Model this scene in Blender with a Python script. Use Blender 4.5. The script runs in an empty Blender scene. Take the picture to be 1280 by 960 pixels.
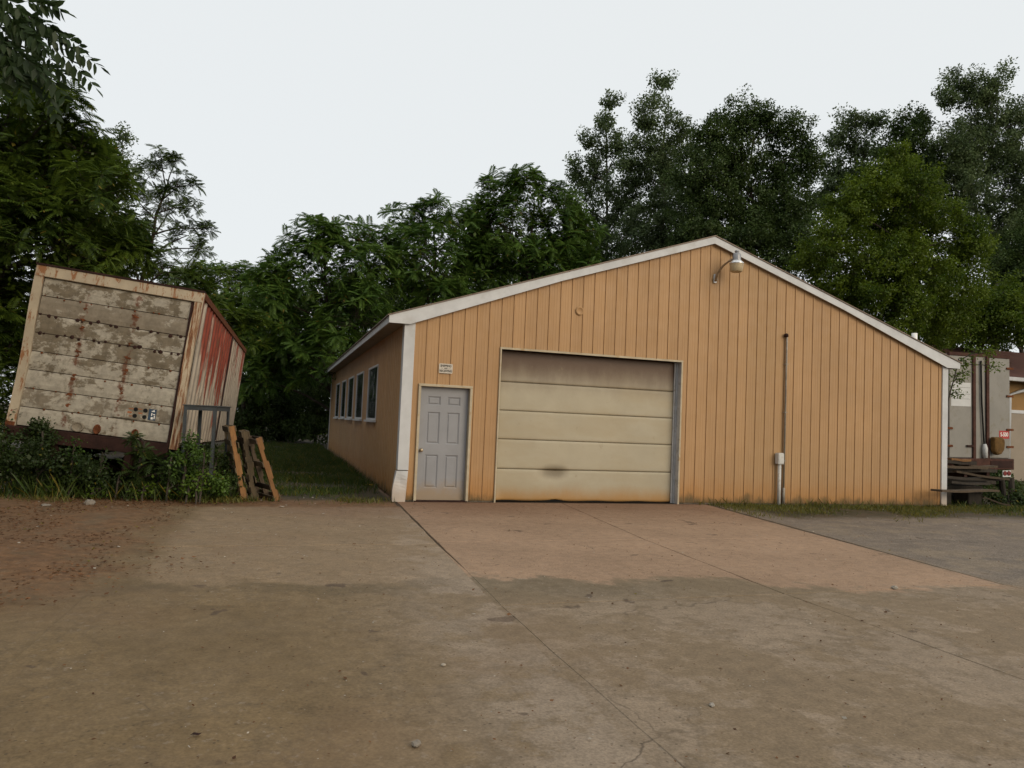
import bpy, math, random
import numpy as np
from mathutils import Matrix, Vector

# ------------------------------------------------------------------ camera, sky, sun, exposure
scene = bpy.context.scene
PITCH, ROLL, YAW = 0.0528, 0.0427, 0.3051
CAM = np.array([-2.068, -12.92, 1.445])
FPX = 923.95


def cam_axes():
    cy, sy = math.cos(YAW), math.sin(YAW)
    fwd = np.array([sy * math.cos(PITCH), cy * math.cos(PITCH), math.sin(PITCH)])
    right = np.array([cy, -sy, 0.0])
    up = np.cross(right, fwd)
    a = right * math.cos(ROLL) + up * math.sin(ROLL)
    b = -right * math.sin(ROLL) + up * math.cos(ROLL)
    return a, b, fwd


AX, BX, FW = cam_axes()
cd = bpy.data.cameras.new('camera')
cam = bpy.data.objects.new('camera', cd)
scene.collection.objects.link(cam)
m = Matrix.Identity(4)
for i in range(3):
    m[i][0], m[i][1], m[i][2], m[i][3] = AX[i], BX[i], -FW[i], CAM[i]
cam.matrix_world = m
cd.sensor_width = 36.0
cd.lens = FPX / 1280 * 36.0
cd.clip_start = 0.1
cd.clip_end = 2000
scene.camera = cam

SUN_EL, SUN_AZ = math.radians(22), math.radians(150)   # azimuth from +Y towards +X
w = bpy.data.worlds.new('World')
scene.world = w
w.use_nodes = True
nt = w.node_tree
bg = nt.nodes['Background']
sky = nt.nodes.new('ShaderNodeTexSky')
sky.sky_type = 'NISHITA'
sky.sun_disc = False
sky.sun_elevation = SUN_EL
sky.sun_rotation = SUN_AZ
sky.dust_density = 3.0
mixn = nt.nodes.new('ShaderNodeMix')
mixn.data_type = 'RGBA'
mixn.inputs[0].default_value = 0.9            # an even veil of summer haze over the blue
mixn.inputs[7].default_value = (8.75, 9.05, 9.1, 1)
nt.links.new(sky.outputs[0], mixn.inputs[6])
nt.links.new(mixn.outputs[2], bg.inputs[0])
bg.inputs[1].default_value = 0.1

sl = bpy.data.lights.new('sun', 'SUN')
sl.energy = 1.6
sl.angle = math.radians(35)
sl.color = (1.0, 0.84, 0.62)
so = bpy.data.objects.new('sun', sl)
scene.collection.objects.link(so)
sd = Vector((math.sin(SUN_AZ) * math.cos(SUN_EL), math.cos(SUN_AZ) * math.cos(SUN_EL), math.sin(SUN_EL)))
so.rotation_euler = sd.to_track_quat('Z', 'Y').to_euler()
so.location = (8, -30, 25)

scene.view_settings.view_transform = 'Standard'
scene.view_settings.look = 'None'
scene.view_settings.exposure = 0.02
scene.view_settings.gamma = 1.0
scene.view_settings.use_curve_mapping = False
scene.render.engine = 'CYCLES'
try:
    scene.cycles.max_bounces = 4
    scene.cycles.glossy_bounces = 2
    scene.cycles.transmission_bounces = 2
    scene.cycles.use_adaptive_sampling = True
    scene.cycles.adaptive_threshold = 0.02
    scene.cycles.diffuse_bounces = 3
    scene.cycles.transparent_max_bounces = 6
except Exception:
    pass

rng = np.random.default_rng(7)
random.seed(7)
COL = scene.collection


# ------------------------------------------------------------------ dev helpers: where a thing stands
def ray_at(x, y, Z):
    """a point of the place at distance Z (metres along the view) in the direction of photo pixel x, y"""
    return CAM + Z * (FW + AX * (x - 640) / FPX - BX * (y - 480) / FPX)


# ------------------------------------------------------------------ node helper
def S(r, g, b):
    def f(c):
        c = c / 255.0
        return c / 12.92 if c <= 0.04045 else ((c + 0.055) / 1.055) ** 2.4
    return (f(r), f(g), f(b), 1.0)


class G:
    def __init__(self, name, rough=0.8, spec=0.3, metal=0.0):
        self.m = bpy.data.materials.new(name)
        self.m.use_nodes = True
        self.nt = self.m.node_tree
        self.b = self.nt.nodes['Principled BSDF']
        self.b.inputs['Roughness'].default_value = rough
        self.b.inputs['Specular IOR Level'].default_value = spec
        self.b.inputs['Metallic'].default_value = metal
        self._p = None

    def n(self, t):
        return self.nt.nodes.new(t)

    def put(self, sock, v):
        if v is None:
            return
        if isinstance(v, bpy.types.NodeSocket):
            self.nt.links.new(v, sock)
        else:
            if sock.type == 'RGBA' and not hasattr(v, '__len__'):
                v = (v, v, v, 1)
            if sock.type == 'RGBA' and len(v) == 3:
                v = tuple(v) + (1,)
            sock.default_value = v

    def pos(self):
        if self._p is None:
            self._p = self.n('ShaderNodeNewGeometry').outputs['Position']
        return self._p

    def obj(self):
        return self.n('ShaderNodeTexCoord').outputs['Object']

    def gen(self):
        return self.n('ShaderNodeTexCoord').outputs['Generated']

    def xyz(self, v):
        s = self.n('ShaderNodeSeparateXYZ')
        self.put(s.inputs[0], v)
        return s.outputs[0], s.outputs[1], s.outputs[2]

    def scale(self, v, s):
        k = self.n('ShaderNodeVectorMath')
        k.operation = 'MULTIPLY'
        self.put(k.inputs[0], v)
        k.inputs[1].default_value = s
        return k.outputs[0]

    def noise(self, v, s, d=4, r=0.6, dist=0.0, off=None):
        k = self.n('ShaderNodeTexNoise')
        if off is not None:
            a = self.n('ShaderNodeVectorMath')
            a.operation = 'ADD'
            self.put(a.inputs[0], v)
            a.inputs[1].default_value = (off, off * 1.7, off * .6)
            v = a.outputs[0]
        self.put(k.inputs['Vector'], v)
        k.inputs['Scale'].default_value = s
        k.inputs['Detail'].default_value = d
        k.inputs['Roughness'].default_value = r
        k.inputs['Distortion'].default_value = dist
        return k.outputs[0]

    def vor(self, v, s, feature='F1', out=0):
        k = self.n('ShaderNodeTexVoronoi')
        k.feature = feature
        self.put(k.inputs['Vector'], v)
        k.inputs['Scale'].default_value = s
        return k.outputs[out]

    def mth(self, op, a, b=0.0, c=None):
        k = self.n('ShaderNodeMath')
        k.operation = op
        self.put(k.inputs[0], a)
        self.put(k.inputs[1], b)
        if c is not None:
            self.put(k.inputs[2], c)
        return k.outputs[0]

    def add(self, *a):
        r = a[0]
        for x in a[1:]:
            r = self.mth('ADD', r, x)
        return r

    def mul(self, *a):
        r = a[0]
        for x in a[1:]:
            r = self.mth('MULTIPLY', r, x)
        return r

    def inv(self, a):
        return self.mth('SUBTRACT', 1.0, a)

    def mr(self, v, a, b, c=0.0, d=1.0):
        k = self.n('ShaderNodeMapRange')
        k.interpolation_type = 'SMOOTHSTEP'
        self.put(k.inputs[0], v)
        k.inputs[1].default_value = a
        k.inputs[2].default_value = b
        k.inputs[3].default_value = c
        k.inputs[4].default_value = d
        return k.outputs[0]

    def mix(self, f, a, b, mode='MIX'):
        k = self.n('ShaderNodeMix')
        k.data_type = 'RGBA'
        k.blend_type = mode
        self.put(k.inputs[0], f)
        self.put(k.inputs[6], a)
        self.put(k.inputs[7], b)
        return k.outputs[2]

    def tone(self, col, f, amt):
        """multiply a colour by 1 + amt * (f - 0.5) * 2"""
        v = self.mr(f, 0.25, 0.75, 1 - amt, 1 + amt)
        return self.mix(1.0, col, v, 'MULTIPLY')

    def rnd(self):
        return self.n('ShaderNodeObjectInfo').outputs['Random']

    def bump(self, h, strength=0.3, dist=0.01):
        k = self.n('ShaderNodeBump')
        k.inputs['Strength'].default_value = strength
        k.inputs['Distance'].default_value = dist
        self.put(k.inputs['Height'], h)
        self.nt.links.new(k.outputs[0], self.b.inputs['Normal'])

    def col(self, c):
        self.put(self.b.inputs['Base Color'], c)
        return self

    def rough(self, r):
        self.put(self.b.inputs['Roughness'], r)
        return self


MAT = {}


def simple(name, c, rough=0.7, spec=0.3, metal=0.0, var=0.18, sc=3.0, dirt=None, dirt_amt=(0.52, 0.72), bump=0.0):
    g = G(name, rough, spec, metal)
    p = g.pos()
    col = g.tone(c, g.noise(p, sc, 5, 0.65), var)
    if dirt:
        f = g.mr(g.noise(p, sc * 1.9, 6, 0.7, off=5.1), dirt_amt[0], dirt_amt[1])
        col = g.mix(f, col, dirt)
    g.col(col)
    if bump:
        g.bump(g.noise(p, sc * 14, 4, 0.6), bump, 0.01)
    MAT[name] = g.m
    return g.m


# ---- painted steel siding
def mk_siding():
    g = G('tan_siding', 0.55, 0.35)
    p = g.pos()
    x, y, z = g.xyz(p)
    c = g.tone((0.380, 0.224, 0.104, 1), g.noise(p, 0.7, 4, 0.6), 0.07)
    c = g.tone(c, g.noise(g.scale(p, (6, 6, 0.35)), 2.2, 4, 0.6), 0.03)
    c = g.mix(1.0, c, g.mr(g.rnd(), 0, 1, 0.955, 1.04), 'MULTIPLY')
    # chalked, greener film in broad patches
    c = g.mix(g.mr(g.noise(p, 0.33, 3, 0.5, off=3), 0.42, 0.68, 0, 0.55), c, (0.350, 0.218, 0.100, 1))
    # splash dirt low on the wall, rusty orange then moss
    nz = g.noise(g.scale(p, (1, 1, 0.6)), 3.2, 5, 0.7)
    low = g.mr(g.add(z, g.mul(nz, -0.5)), -0.25, 0.42, 1, 0)
    c = g.mix(g.mul(low, 0.75), c, (0.33, 0.145, 0.03, 1))
    moss = g.mr(g.add(z, g.mul(nz, -0.55)), -0.27, -0.06, 1, 0)
    c = g.mix(g.mul(moss, 0.8), c, (0.05, 0.045, 0.018, 1))
    # vertical run-off streaks
    st = g.noise(g.scale(p, (9, 9, 0.25)), 3.0, 3, 0.5, off=9)
    c = g.mix(g.mr(st, 0.60, 0.78, 0, 0.14), c, (0.27, 0.145, 0.06, 1))
    g.col(c)
    g.rough(g.mr(g.noise(p, 5, 3), 0.3, 0.7, 0.5, 0.68))
    g.bump(g.noise(g.scale(p, (1, 1, 0.4)), 2, 2), 0.12, 0.01)
    MAT['tan_siding'] = g.m


mk_siding()


def mk_rib_line():
    # darker tan strip along the left foot and flank of every rib
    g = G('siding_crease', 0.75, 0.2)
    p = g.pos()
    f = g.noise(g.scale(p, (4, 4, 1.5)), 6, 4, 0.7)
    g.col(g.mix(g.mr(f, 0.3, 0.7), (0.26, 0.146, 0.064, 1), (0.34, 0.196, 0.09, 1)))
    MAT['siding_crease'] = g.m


mk_rib_line()


def mk_trim():
    g = G('white_trim', 0.55, 0.35)
    p = g.pos()
    x, y, z = g.xyz(p)
    c = g.tone((0.50, 0.505, 0.51, 1), g.noise(p, 2.5, 5, 0.65), 0.10)
    c = g.mix(g.mr(g.noise(p, 1.3, 5, 0.7, off=2), 0.55, 0.75, 0, 0.5), c, (0.37, 0.35, 0.32, 1))
    nz = g.noise(p, 3.5, 4, 0.7)
    low = g.mr(g.add(z, g.mul(nz, -0.6)), -0.25, 0.25, 1, 0)
    c = g.mix(g.mul(low, 0.5), c, (0.40, 0.25, 0.12, 1))
    g.col(c)
    MAT['white_trim'] = g.m


mk_trim()


def mk_garage():
    g = G('beige_door', 0.5, 0.35)
    p = g.pos()
    x, y, z = g.xyz(p)
    c = g.tone((0.37, 0.325, 0.235, 1), g.noise(p, 1.2, 4, 0.6), 0.07)
    c = g.mix(g.mr(g.noise(g.scale(p, (0.7, 1, 2.2)), 0.9, 4, 0.6, off=4), 0.4, 0.68, 0, 0.7), c, (0.345, 0.285, 0.185, 1))
    # exhaust soot baked on under the header
    nz = g.noise(g.scale(p, (1.2, 1, 0.5)), 2.2, 5, 0.65)
    soot = g.mr(g.add(z, g.mul(nz, 0.38)), 2.12, 2.85)
    c = g.mix(g.mul(soot, 0.92), c, (0.075, 0.036, 0.020, 1))
    # rust along the bottom rail
    rb = g.mr(g.add(z, g.mul(nz, -0.3)), -0.14, 0.22, 1, 0)
    c = g.mix(g.mul(rb, 0.85), c, (0.34, 0.17, 0.04, 1))
    # handled, greasy scuffs
    sc = g.mr(g.noise(p, 6, 6, 0.75, off=8), 0.60, 0.74, 0, 0.4)
    c = g.mix(sc, c, (0.23, 0.185, 0.11, 1))
    d = g.n('ShaderNodeVectorMath')
    d.operation = 'DISTANCE'
    g.put(d.inputs[0], g.scale(p, (0.45, 1, 1)))
    d.inputs[1].default_value = (2.98 * .45, 0.165, 0.56)
    sp = g.mr(g.add(d.outputs['Value'], g.mul(nz, 0.12)), 0.09, 0.24, 1, 0)
    c = g.mix(g.mul(sp, 0.8), c, (0.115, 0.085, 0.045, 1))
    g.col(c)
    g.bump(g.noise(p, 2.2, 3, 0.6), 0.35, 0.02)
    MAT['beige_door'] = g.m


mk_garage()


def mk_greydoor():
    g = G('grey_door', 0.5, 0.4)
    p = g.pos()
    x, y, z = g.xyz(p)
    c = g.tone((0.245, 0.248, 0.262, 1), g.noise(p, 2.6, 4, 0.6), 0.06)
    nz = g.noise(p, 4, 5, 0.7)
    c = g.mix(g.mr(g.add(z, g.mul(nz, -0.5)), -0.2, 0.2, 0.75, 0), c, (0.28, 0.19, 0.10, 1))
    c = g.mix(g.mr(g.noise(p, 3, 5, 0.7, off=6), 0.6, 0.8, 0, 0.4), c, (0.22, 0.20, 0.18, 1))
    g.col(c)
    MAT['grey_door'] = g.m


mk_greydoor()

simple('galvanised', (0.42, 0.43, 0.44, 1), 0.45, 0.5, 0.5, 0.15, 4, (0.25, 0.2, 0.15, 1))
simple('jamb_metal', (0.48, 0.47, 0.46, 1), 0.5, 0.4, 0.2, 0.15, 4, (0.20, 0.15, 0.10, 1))
simple('cream_trim', (0.42, 0.355, 0.25, 1), 0.6, 0.3, 0, 0.15, 4, (0.36, 0.25, 0.13, 1))
simple('pvc_grey', (0.50, 0.49, 0.46, 1), 0.5, 0.4, 0, 0.10, 5, (0.36, 0.28, 0.19, 1))
simple('conduit', (0.27, 0.24, 0.20, 1), 0.5, 0.5, 0.3, 0.25, 6, (0.20, 0.14, 0.10, 1))
simple('brass_knob', (0.42, 0.33, 0.22, 1), 0.35, 0.5, 0.8)
simple('dark_gap', (0.012, 0.010, 0.009, 1), 0.9, 0.1)
simple('roof_brown', (0.19, 0.145, 0.11, 1), 0.6, 0.3, 0.2, 0.2, 2, (0.1, 0.06, 0.04, 1))
simple('soffit', (0.30, 0.25, 0.21, 1), 0.7)
simple('lamp_glass', (0.42, 0.33, 0.20, 1), 0.35, 0.5, 0, 0.15, 20, (0.25, 0.17, 0.09, 1))
simple('lamp_bright', (0.72, 0.72, 0.72, 1), 0.25, 0.6, 0.6, 0.08, 8)
simple('lamp_body', (0.25, 0.25, 0.26, 1), 0.4, 0.5, 0.4, 0.1, 10)
simple('lamp_arm', (0.26, 0.17, 0.09, 1), 0.5, 0.4, 0.3, 0.2, 10)
simple('sign_plate', (0.52, 0.47, 0.40, 1), 0.5, 0.3, 0, 0.12, 18)
simple('sign_ink', (0.03, 0.025, 0.02, 1), 0.6)
simple('foundation', (0.16, 0.13, 0.10, 1), 0.9, 0.2, 0, 0.3, 3, (0.06, 0.06, 0.03, 1))
simple('curtain', (0.42, 0.42, 0.40, 1), 0.9, 0.1)
simple('white_pipe', (0.78, 0.77, 0.74, 1), 0.5)
simple('steel_stand', (0.060, 0.068, 0.072, 1), 0.55, 0.4, 0.2, 0.25, 5, (0.07, 0.05, 0.035, 1))
simple('dark_rust', (0.030, 0.013, 0.010, 1), 0.8, 0.2, 0, 0.35, 5, (0.02, 0.009, 0.007, 1), bump=0.4)
simple('rust', (0.125, 0.042, 0.016, 1), 0.85, 0.2, 0, 0.45, 12, (0.055, 0.02, 0.012, 1), bump=0.5)
simple('tyre', (0.018, 0.018, 0.018, 1), 0.85, 0.2, 0, 0.2, 8)
simple('black', (0.008, 0.008, 0.008, 1), 0.8, 0.2)
simple('truck_white', (0.225, 0.212, 0.188, 1), 0.55, 0.35, 0, 0.10, 1.6, (0.18, 0.16, 0.115, 1))
simple('patch_white', (0.52, 0.52, 0.51, 1), 0.6, 0.3, 0, 0.07, 4)
simple('truck_rust', (0.065, 0.028, 0.020, 1), 0.8, 0.2, 0, 0.3, 5, (0.03, 0.014, 0.010, 1))
simple('red_label', (0.38, 0.035, 0.03, 1), 0.5)
simple('white_ink', (0.72, 0.70, 0.66, 1), 0.6)
simple('bag_tan', (0.12, 0.066, 0.020, 1), 0.8, 0.2, 0, 0.35, 6, (0.09, 0.04, 0.012, 1))
simple('tail_red', (0.14, 0.012, 0.01, 1), 0.4)
simple('far_roof', (0.075, 0.033, 0.024, 1), 0.7, 0.2, 0, 0.2, 1.2, (0.05, 0.02, 0.014, 1))
simple('far_wall', (0.26, 0.15, 0.055, 1), 0.7, 0.2, 0, 0.1, 1)
simple('far_door', (0.27, 0.225, 0.175, 1), 0.7, 0.2, 0, 0.08, 1)
simple('stone', (0.21, 0.185, 0.155, 1), 0.9, 0.2, 0, 0.25, 9, (0.2, 0.16, 0.12, 1), bump=0.5)
simple('litter_white', (0.33, 0.29, 0.235, 1), 0.8)
simple('blue_ink', (0.03, 0.055, 0.09, 1), 0.6, 0.3, 0, 0.3, 20)
simple('orange_ink', (0.30, 0.10, 0.035, 1), 0.6)
simple('yellow_scrap', (0.50, 0.30, 0.02, 1), 0.6)


def mk_glass():
    g = G('dark_glass', 0.08, 0.35)
    p = g.pos()
    g.col(g.tone((0.012, 0.016, 0.018, 1), g.noise(p, 1.5), 0.4))
    g.rough(g.mr(g.noise(p, 2.5, 5, 0.7), 0.4, 0.7, 0.06, 0.25))
    MAT['dark_glass'] = g.m


mk_glass()


def mk_wood(name, c1, c2, grime):
    g = G(name, 0.8, 0.2)
    o = g.obj()
    p = g.pos()
    gr = g.noise(g.scale(o, (14, 14, 1.2)), 3, 5, 0.65, 0.4)
    c = g.mix(g.mr(gr, 0.35, 0.65), c1, c2)
    c = g.mix(1.0, c, g.mr(g.rnd(), 0, 1, 0.75, 1.15), 'MULTIPLY')
    c = g.mix(g.mr(g.noise(p, 7, 5, 0.7), 0.5, 0.72, 0, 0.75), c, grime)
    g.col(c)
    g.bump(gr, 0.4, 0.004)
    MAT[name] = g.m


mk_wood('pallet_orange', (0.29, 0.150, 0.060, 1), (0.21, 0.105, 0.042, 1), (0.12, 0.06, 0.03, 1))
mk_wood('pallet_grey', (0.13, 0.095, 0.055, 1), (0.085, 0.065, 0.04, 1), (0.045, 0.035, 0.025, 1))
mk_wood('board_dark', (0.050, 0.040, 0.030, 1), (0.028, 0.023, 0.018, 1), (0.015, 0.012, 0.01, 1))
mk_wood('board_light', (0.085, 0.060, 0.038, 1), (0.058, 0.042, 0.028, 1), (0.03, 0.024, 0.018, 1))


# ---- old trailer skins
def mk_trailer():
    g = G('chalky_panel', 0.65, 0.3)
    p = g.obj()
    x, y, z = g.xyz(p)
    base = g.mix(g.mr(g.rnd(), 0.3, 0.7), (0.195, 0.164, 0.122, 1), (0.140, 0.114, 0.078, 1))
    pale = (0.325, 0.295, 0.240, 1)
    blot = g.noise(g.scale(p, (1.0, 1, 1.3)), 2.6, 8, 0.74, 0.2)
    blot = g.add(blot, g.mul(g.mth('SUBTRACT', g.rnd(), 0.5), 0.16), g.mr(z, 1.6, 0.4, -0.02, 0.05))
    c = g.mix(g.mr(blot, 0.485, 0.565), base, pale)
    c = g.tone(c, g.noise(p, 9, 6, 0.7), 0.22)
    sx = g.mr(g.noise(g.scale(p, (1.5, 1, 0.7)), 5, 5, 0.7, off=3), 0.60, 0.72, 0, 0.6)
    c = g.mix(sx, c, (0.11, 0.085, 0.055, 1))
    # rust bleeding from the two inner studs
    rr = g.noise(p, 9, 6, 0.75, off=7)
    for xs in (-0.48, 0.28):
        dx = g.mth('ABSOLUTE', g.mth('SUBTRACT', x, xs))
        k = g.mr(g.add(dx, g.mul(g.mth('SUBTRACT', rr, 0.5), 0.5)), -0.02, 0.055, 1, 0)
        k = g.mul(k, g.mr(g.noise(p, 4.1, 3, 0.6, off=xs * 9), 0.45, 0.58))
        c = g.mix(g.mul(k, 0.9), c, (0.105, 0.036, 0.015, 1))
    g.col(c)
    g.bump(g.add(g.noise(p, 3, 3), g.mul(blot, 0.3)), 0.3, 0.012)
    MAT['chalky_panel'] = g.m

    g = G('frame_paint', 0.6, 0.3)
    p = g.obj()
    c = g.tone((0.39, 0.325, 0.235, 1), g.noise(p, 2, 5, 0.65), 0.15)
    c = g.mix(g.mr(g.noise(g.scale(p, (2.5, 2.5, 0.8)), 3.5, 7, 0.75, 0.4), 0.53, 0.60), c, (0.25, 0.115, 0.05, 1))
    c = g.mix(g.mr(g.noise(p, 5.5, 5, 0.7, off=4), 0.64, 0.68), c, (0.16, 0.022, 0.016, 1))
    g.col(c)
    g.bump(g.noise(p, 20, 5), 0.3, 0.006)
    MAT['frame_paint'] = g.m

    g = G('post_paint', 0.65, 0.3)
    p = g.obj()
    c = g.tone((0.42, 0.345, 0.245, 1), g.noise(p, 2, 5, 0.65), 0.15)
    st_ = g.noise(g.scale(p, (9, 3, 0.5)), 3.2, 7, 0.72, 0.2, off=3)
    c = g.mix(g.mr(st_, 0.46, 0.54), c, (0.21, 0.092, 0.038, 1))
    c = g.mix(g.mr(st_, 0.55, 0.62), c, (0.075, 0.026, 0.014, 1))
    g.col(c)
    g.bump(g.noise(p, 20, 5), 0.3, 0.006)
    MAT['post_paint'] = g.m

    g = G('peeling_red', 0.65, 0.3)
    p = g.obj()
    x, y, z = g.xyz(p)
    white = g.tone((0.36, 0.31, 0.25, 1), g.noise(p, 3, 5), 0.15)
    red = g.tone((0.215, 0.050, 0.030, 1), g.noise(p, 3, 5, off=2), 0.3)
    f = g.noise(g.scale(p, (1, 1.0, 0.16)), 3.6, 7, 0.72, 0.3)
    f = g.add(f, g.mul(g.rnd(), 0.05))
    hi = g.mr(z, 0.3, 2.3, -0.11, 0.115)
    mid = g.add(g.mr(y, 0.3, 1.6, -0.16, 0.02), g.mr(y, 5.2, 5.8, 0.0, -0.16))
    f = g.add(f, hi, mid)
    c = g.mix(g.mr(f, 0.47, 0.59), white, red)
    ru = g.mr(g.noise(g.scale(p, (1, 1, 0.35)), 7, 7, 0.75, off=8), 0.56, 0.64, 0, 0.8)
    c = g.mix(ru, c, (0.115, 0.062, 0.035, 1))
    g.col(c)
    g.bump(g.noise(p, 16, 5), 0.3, 0.006)
    MAT['peeling_red'] = g.m


mk_trailer()


# ---- the yard: one colour map by place, shared by the earth and the slabs
def mk_yard():
    g = G('yard_surface', 0.9, 0.25)
    p = g.pos()
    x, y, z = g.xyz(p)
    n1 = g.noise(p, 0.55, 4, 0.62, 0.3)
    n2 = g.noise(p, 2.3, 5, 0.68, off=3)
    n3 = g.noise(p, 9.0, 4, 0.7, off=5)
    n4 = g.noise(p, 55.0, 2, 0.7, off=1)
    ny = g.noise(g.scale(p, (1.0, 1.0, 1)), 0.8, 5, 0.66, off=11)
    c1 = g.mth('SUBTRACT', n1, 0.5)
    c2 = g.mth('SUBTRACT', n2, 0.5)
    cy = g.mth('SUBTRACT', ny, 0.5)
    olive = g.tone((0.176, 0.121, 0.062, 1), n1, 0.13)
    grey = g.tone((0.246, 0.189, 0.135, 1), n2, 0.13)
    warm = g.tone((0.296, 0.196, 0.126, 1), n1, 0.14)
    # bare washed concrete showing through the silt
    wash = g.mr(g.add(n2, g.mul(c1, 1.3), g.mul(g.mth('SUBTRACT', n3, 0.5), 0.35)), 0.42, 0.60)
    right_side = g.mr(x, -1.9, -0.3)
    lowright = g.mr(g.add(y, g.mul(x, -0.55)), -7.9, -9.4)
    film = g.mul(wash, g.add(g.mul(right_side, 0.85), g.mul(lowright, 0.15)))
    oliveR = g.mix(g.mul(right_side, 0.42), olive, grey)
    c = g.mix(g.mul(film, 0.75), oliveR, grey)
    # silt puddle rims and drag marks
    rim = g.mth('ABSOLUTE', g.add(c1, g.mul(c2, 0.35), -0.035))
    c = g.mix(g.mr(rim, 0.0, 0.02, 0.26, 0), c, (0.085, 0.064, 0.040, 1))
    # left slab, paler rectangle beyond the silt edge
    lp = g.mul(g.mr(g.add(y, g.mul(cy, 1.6)), -6.5, -6.15), g.mr(g.add(x, g.mul(cy, 0.8)), -3.25, -2.95),
               g.mr(g.add(x, g.mul(y, -0.042)), -0.035, -0.015, 1, 0))
    c = g.mix(g.mul(lp, 0.72), c, g.tone((0.250, 0.178, 0.110, 1), n2, 0.12))
    # rust-warm apron in front of the doors
    ap = g.mul(g.mr(g.add(y, g.mul(cy, 2.1), g.mul(c2, 0.5), g.mul(x, 0.20)), -6.40, -6.18), g.mr(g.add(x, g.mul(y, -0.042)), -0.035, -0.015),
               g.mr(g.add(x, g.mul(y, -0.14), g.mul(c2, 0.5)), 6.0, 6.3, 1, 0))
    c = g.mix(ap, c, warm)
    A_ = g.add(y, g.mul(cy, 2.1), g.mul(c2, 0.5), g.mul(x, 0.20))
    band = g.mul(g.mr(A_, -7.5, -6.5), g.inv(ap), g.mr(g.add(x, g.mul(y, -0.042)), -0.035, -0.015), g.mr(x, 3.5, 0.8, 0.25, 1))
    c = g.mix(g.mul(band, 0.62), c, g.tone((0.132, 0.102, 0.062, 1), n2, 0.15))
    B_ = g.add(y, g.mul(cy, 1.6))
    rim2 = g.mul(g.mr(B_, -6.75, -6.5), g.mr(B_, -6.2, -6.45), g.mr(g.add(x, g.mul(y, -0.042)), -0.1, -0.3), g.mr(n2, 0.35, 0.55))
    c = g.mix(g.mul(rim2, 0.6), c, (0.115, 0.086, 0.050, 1))
    pl_ = g.mul(g.mr(g.add(x, g.mul(y, -0.042)), -0.9, -0.25), g.mr(g.add(x, g.mul(y, -0.042)), -0.015, -0.035), g.mr(g.add(n2, g.mul(c1, 0.8)), 0.40, 0.56))
    c = g.mix(g.mul(pl_, 0.55), c, (0.285, 0.225, 0.168, 1))
    # darker, redder towards the sill where water carries rust
    nr = g.mr(g.add(y, g.mul(cy, 2.0)), -3.2, -0.2)
    nr = g.mul(nr, g.mr(x, -3.0, -1.0), g.mr(x, 5.5, 7.0, 1, 0))
    c = g.mix(g.mul(nr, 0.66), c, (0.165, 0.086, 0.050, 1))
    # old tarmac and gravel at the right
    tr = g.mr(g.add(x, g.mul(y, -0.14), g.mul(c2, 0.5)), 6.1, 6.35)
    tr = g.mul(tr, g.mr(g.add(y, g.mul(cy, 1.5)), -7.6, -6.7))
    tar = g.tone((0.165, 0.133, 0.103, 1), n2, 0.25)
    tar = g.tone(tar, n4, 0.28)
    tar = g.mix(g.mr(g.add(n1, g.mul(c2, 0.8)), 0.5, 0.62, 0, 0.6), tar, (0.205, 0.16, 0.11, 1))
    c = g.mix(tr, c, tar)
    # oil spots
    oil = g.mr(g.noise(p, 2.9, 3, 0.55, 0.2, off=17), 0.685, 0.72)
    c = g.mix(g.mul(oil, 0.6), c, (0.055, 0.035, 0.026, 1))
    # red leaf mould at the left margin
    lm = g.mr(g.add(g.mul(x, -1.0), g.mul(cy, 2.2), g.mul(c2, 0.7)), 3.05, 3.9)
    lm = g.mul(lm, g.mr(g.add(y, g.mul(cy, 1.8)), -7.6, -5.6))
    ls = g.mul(g.mr(g.add(y, g.mul(c2, 0.8)), -1.05, -0.55), g.mr(x, -0.10, -0.02, 1, 0))
    lm = g.mth('MAXIMUM', lm, ls)
    mould = g.tone((0.150, 0.078, 0.035, 1), n3, 0.22)
    mould = g.mix(g.mr(n2, 0.5, 0.68, 0, 0.7), mould, (0.15, 0.105, 0.062, 1))
    c = g.mix(g.mul(lm, 0.95), c, mould)
    # earth under the grass
    gr = g.mul(g.mr(g.add(y, g.mul(c2, 0.9)), -0.1, 0.5), g.mr(x, -0.1, 0.0, 1, 0))
    g2 = g.mul(g.mr(g.add(y, g.mul(c2, 1.4)), -2.2, -1.5), g.mr(x, 6.4, 6.9))
    gr = g.mth('MAXIMUM', gr, g2)
    gr = g.mth('MAXIMUM', gr, g.mr(x, -9, -10))
    gr = g.mth('MAXIMUM', gr, g.mr(y, 17.5, 18.3))
    gr = g.mth('MAXIMUM', gr, g.mr(x, 13, 15))
    soil = g.mix(g.mr(n2, 0.42, 0.6), (0.040, 0.036, 0.017, 1), (0.075, 0.055, 0.032, 1))
    c = g.mix(gr, c, soil)
    # fine grain
    c = g.tone(c, n3, 0.15)
    c = g.tone(c, n4, 0.19)
    # scuffed pale flecks, grit, drag arcs of turning wheels
    fl = g.mr(g.noise(p, 17, 4, 0.75, off=21), 0.575, 0.66)
    c = g.mix(g.mul(fl, g.mr(n1, 0.40, 0.60), 0.42), c, (0.33, 0.27, 0.21, 1))
    sp = g.mr(g.vor(p, 16), 0.09, 0.15, 1, 0)
    c = g.mix(g.mul(sp, g.mr(n2, 0.42, 0.58), 0.62), c, (0.055, 0.042, 0.030, 1))
    rd = g.n('ShaderNodeVectorMath')
    rd.operation = 'DISTANCE'
    g.put(rd.inputs[0], p)
    rd.inputs[1].default_value = (-9.0, -10.5, 0)
    arc = g.mth('SINE', g.add(g.mul(rd.outputs['Value'], 9.0), g.mul(n1, 9.0)))
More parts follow.
